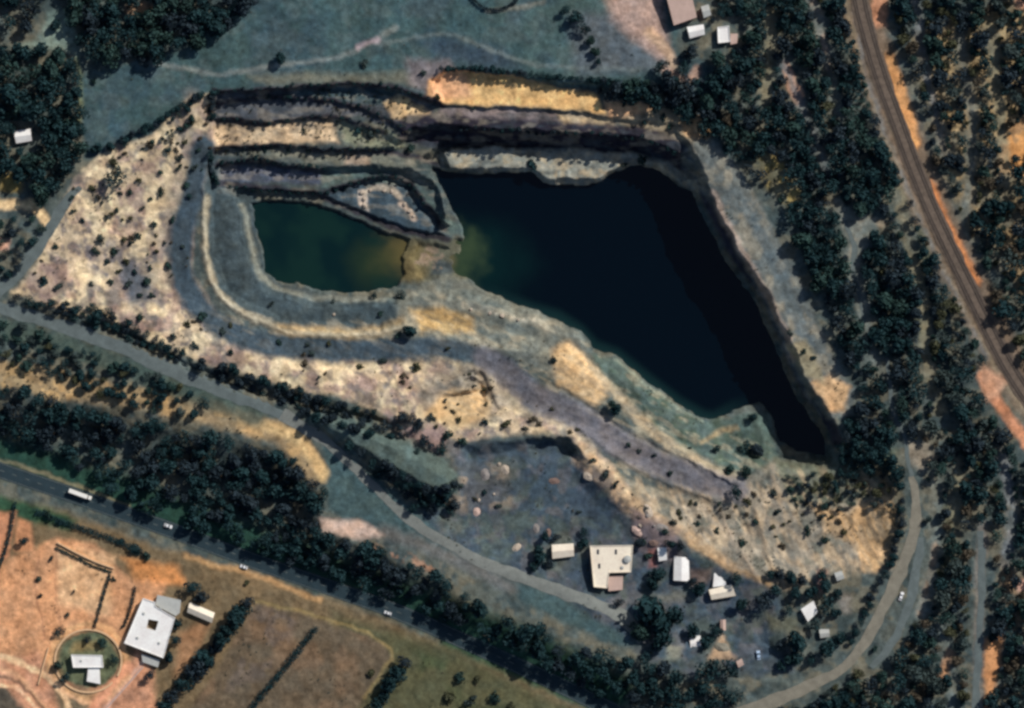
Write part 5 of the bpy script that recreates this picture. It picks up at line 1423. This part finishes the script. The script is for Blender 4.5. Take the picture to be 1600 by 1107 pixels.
# low scrub too fine to count
def build_scrub():
    r = np.random.default_rng(77); V = []; F = []; MI_ = []; n = 0; got = 0
    fields = [(BEIP, 1500, .85), (SEP, 900, .75), ([(p[0], p[1]) for p in YARD], 500, .9), (PLAT, 260, .8), ([(335, 140), (640, 140), (660, 230), (335, 290)], 420, 1.0), ([(640, 446), (930, 560), (1150, 660), (1216, 720), (1100, 740), (900, 600), (640, 520)], 500, .9),
              ([(1100, 255), (1150, 290), (1290, 560), (1325, 610), (1296, 640), (1240, 560), (1120, 320)], 320, 1.0), ([(-20, 565), (330, 620), (500, 740), (430, 690), (0, 605)], 300, 1.1), ([(20, 860), (280, 900), (200, 1010), (0, 1040)], 120, .7), ([(400, 945), (900, 1100), (560, 1140), (280, 1140)], 300, .8)]
    for P, cnt, sz in fields:
        xs = [p[0] for p in P]; ys = [p[1] for p in P]
        X = r.uniform(min(xs), max(xs), cnt * 2); Y = r.uniform(min(ys), max(ys), cnt * 2)
        keepn = fbm(X, Y, 40, 831, 3) + .4 * fbm(X, Y, 12, 841, 2) > .12
        for x, y in zip(X[keepn], Y[keepn]):
            if not in_poly(x, y, P): continue
            w = W(x, y)
            if w.z < WATER + .6: continue
            G = SHR[r.integers(4)]; sel = slice(0, 36)
            s = sz * S * r.uniform(1.2, 3.4)
            f = G[1][sel]; p = G[0][:144] * s; a = r.uniform(0, 6.28); ca, sa = math.cos(a), math.sin(a)
            V.append(np.stack([p[:, 0] * ca - p[:, 1] * sa + w.x, p[:, 0] * sa + p[:, 1] * ca + w.y, p[:, 2] * .8 + w.z + .1], -1)); F.append(f + n); MI_.append(np.full(len(f), (1, 2, 4, 5, 5, 2)[r.integers(6)])); n += 144
    V = np.concatenate(V); F = np.concatenate(F); MI_ = np.concatenate(MI_)
    me = bpy.data.meshes.new("scrub")
    me.vertices.add(len(V)); me.vertices.foreach_set("co", V.ravel())
    me.loops.add(len(F) * 4); me.loops.foreach_set("vertex_index", F.ravel().astype(np.int32))
    me.polygons.add(len(F)); me.polygons.foreach_set("loop_start", np.arange(0, len(F) * 4, 4, dtype=np.int32))
    for l in LEAFS: me.materials.append(M[l])
    me.polygons.foreach_set("material_index", MI_.astype(np.int32))
    me.update(calc_edges=True)
    o = bpy.data.objects.new("scrub", me); COL.objects.link(o)
    tag(o, "fine low scrub speckling the sand and gravel", "scrub", kind='stuff')
build_scrub()

# clipped hedges: farm plots and the curved one at the top
def hedge(label, L, w, h, leaf, seed, group="hedges of the farm plots"):
    P = smooth_line(L, 2.0); base = W(*P[len(P) // 2]); r = np.random.default_rng(seed); v, f = [], []
    for p in P:
        z = hz(*p)
        for k in range(int(8 + w)):
            c = np.array(W(p[0] + r.uniform(-w / 2, w / 2), p[1] + r.uniform(-w / 2, w / 2), z, h * math.sqrt(r.uniform(.05, 1)))) - np.array(base)
            n = r.normal(size=3); n /= np.linalg.norm(n); u = np.cross(n, (.2, .4, .9)); u /= np.linalg.norm(u); q = np.cross(n, u); s = r.uniform(.3, .6); i = len(v)
            v += [c - u * s, c - q * s, c + u * s, c + q * s]; f.append((i, i + 1, i + 2, i + 3))
    o = mesh_obj("hedge", v, f, M[leaf], loc=base); tag(o, label, "hedge", group)
hedge("dark upright hedge left of two between the orange plots above the farmhouse", [(172, 898), (164, 925), (156, 952), (148, 980)], 4, 2.2, 'leaf_dark', 1)
hedge("dark upright hedge right of two, nearest the farmhouse", [(212, 918), (206, 945), (198, 970), (192, 980)], 4, 2.2, 'leaf_dark', 2)
hedge("long thin hedge slanting across the brown field", [(494, 982), (470, 1012), (440, 1050), (405, 1092), (394, 1108)], 10, 3.2, 'leaf_dark', 3)
hedge("dark hedge at the far left edge between pink and orange plots", [(24, 786), (16, 830), (6, 868), (-8, 905)], 5, 2.0, 'leaf_dark', 4)
hedge("dark hedge along the highway verge above the orange plot", [(56, 800), (110, 820), (170, 840), (232, 868)], 9, 2.4, 'leaf_dark', 5)
hedge("curved dark hedge hanging from the top edge of the plateau", [(734, -12), (748, 8), (768, 16), (790, 12), (806, 2), (812, -12)], 5, 2.2, 'leaf_dusk', 6)
hedge("crooked hedge shading the sandy wall at the top of the orange plot", [(88, 856), (120, 872), (150, 886), (174, 894)], 3, 1.4, 'leaf_mid', 7)

# boulders on the ledges and rubble in the yard
RK = [(566, 302, 2.6, 0, "pale"), (569, 312, 2.4, 1, "pale"), (570, 322, 2.8, 2, "white"), (578, 298, 2.0, 0, "pale"), (600, 298, 1.9, 1, "pale"), (612, 300, 2.0, 2, "pale"), (632, 320, 2.2, 0, "pink-white"), (640, 330, 2.4, 1, "pink-white"), (646, 338, 1.8, 2, "pale")]
bl = ["topmost pale boulder in the cluster on the ledge above the pond", "second pale boulder down in the cluster on the ledge above the pond", "largest white boulder at the lower end of the cluster above the pond",
      "pale boulder at the left of the curved line above the pond", "pale boulder in the middle of the curved line above the pond", "pale boulder at the right of the curved line above the pond",
      "topmost pinkish boulder of three on the right end of the pond ledge", "middle and largest pinkish boulder of three on the right end of the pond ledge", "lowest small boulder of three on the right end of the pond ledge"]
for (x, y, r, k, _), l in zip(RK, bl): boulder(x, y, r, k, l, "boulders on the pond ledge")
for x, y, r, k, l in [(522, 492, 1.6, 0, "white boulder on the grey bench just south of the pond"), (738, 592, 2.2, 3, "grey boulder inside the horseshoe mound"), (748, 782, 1.9, 0, "pinkish boulder at the lower edge of the yard rubble"), (772, 772, 1.6, 1, "pale boulder right of the pinkish one in the yard rubble"),
                      (780, 726, 1.7, 2, "pale boulder at the top of the yard rubble"), (1012, 806, 2.2, 3, "grey boulder at the top of the rubble right of the yard"), (1000, 822, 2.0, 0, "pink boulder in the rubble right of the yard"), (1022, 822, 1.8, 4, "small grey boulder in the rubble right of the yard"),
                      (736, 484, 1.6, 0, "leftmost pale boulder on the lake's south shore"), (766, 490, 1.8, 1, "second pale boulder from the left on the lake's south shore"), (784, 494, 2.2, 2, "largest pale boulder on the lake's south shore"), (810, 500, 1.6, 0, "rightmost pale boulder on the lake's south shore"), (1164, 612, 1.2, 3, "small grey boulder in the water off the peninsula")]:
    boulder(x, y, r, k, l, "loose boulders in the quarry")
def heap_thing(label, px, py, r, h, mat, seed):
    """a loose tipped heap: a lumpy cone of rubble"""
    rr = np.random.default_rng(seed); n = 22; rings = 7; v = [(0, 0, h)]; f = []
    for k in range(1, rings + 1):
        t = k / rings
        for i in range(n):
            a = 2 * math.pi * i / n; q = r * t * (1 + .18 * math.sin(2 * a + seed) + rr.uniform(-.07, .07))
            v.append((q * math.cos(a) * 1.25, q * math.sin(a), h * (1 - t) ** 1.1 + rr.uniform(-.12, .18) * (t < 1) - (.5 if k == rings else 0)))
    f += [(0, 1 + i, 1 + (i + 1) % n) for i in range(n)]
    for k in range(rings - 1):
        f += [(1 + k * n + i, 1 + (k + 1) * n + i, 1 + (k + 1) * n + (i + 1) % n, 1 + k * n + (i + 1) % n) for i in range(n)]
    v = [(x * .82, y * .82, z * .8) for x, y, z in v]
    o = mesh_obj("rubble_heap", v, f, mat, loc=W(px, py)); o.rotation_euler = (0, 0, seed * .7); tag(o, label, "rubble heap", "rubble heaps in the yard")
for l, x, y, r, h, k, sd in [("pale rubble heap left of the small cream shed, by the yard road", 806, 858, 3.6, 1.6, 'rock', 1), ("brown rubble heap just above the small cream shed", 856, 834, 3.2, 1.5, 'rubble', 2), ("pale rubble heap above and left of the small cream shed", 838, 826, 3.0, 1.2, 'rock_grey', 3),
                         ("pale rubble heap at the right edge of the loose yard rubble", 790, 734, 3.6, 1.6, 'rock', 4), ("low pinkish rubble heap near the tip heap's eastern end", 745, 800, 3.2, 1.2, 'pink_roof', 5), ("grey rubble heap in the middle of the loose yard rubble", 758, 742, 4.2, 1.8, 'rock_grey', 6),
                         ("largest pale rubble heap at the top right of the yard", 1012, 800, 4.6, 2.2, 'rock', 7), ("pinkish rubble heap below the largest pale heap", 996, 830, 4.0, 1.7, 'pink_roof', 8), ("grey rubble heap right of the pinkish heap at the top right of the yard", 1034, 826, 4.4, 1.9, 'rock_grey', 9),
                         ("brown rubble heap just above the small white hut", 1022, 848, 3.4, 1.4, 'rubble', 10), ("pale sand heap beside the crescent cut", 920, 744, 4.0, 1.6, 'rock', 11), ("tan triangular sand heap above the pair of round trees", 1128, 1014, 5.0, 2.2, 'tan_gravel', 12), ("small brown heap on the open yard left of centre", 866, 752, 3.4, 1.0, 'rubble', 13)]:
    heap_thing(l, x, y, r, h, M[k], sd)
print("trees", len(trees), "mass", len(mass), "shrubs", len(shrubs))
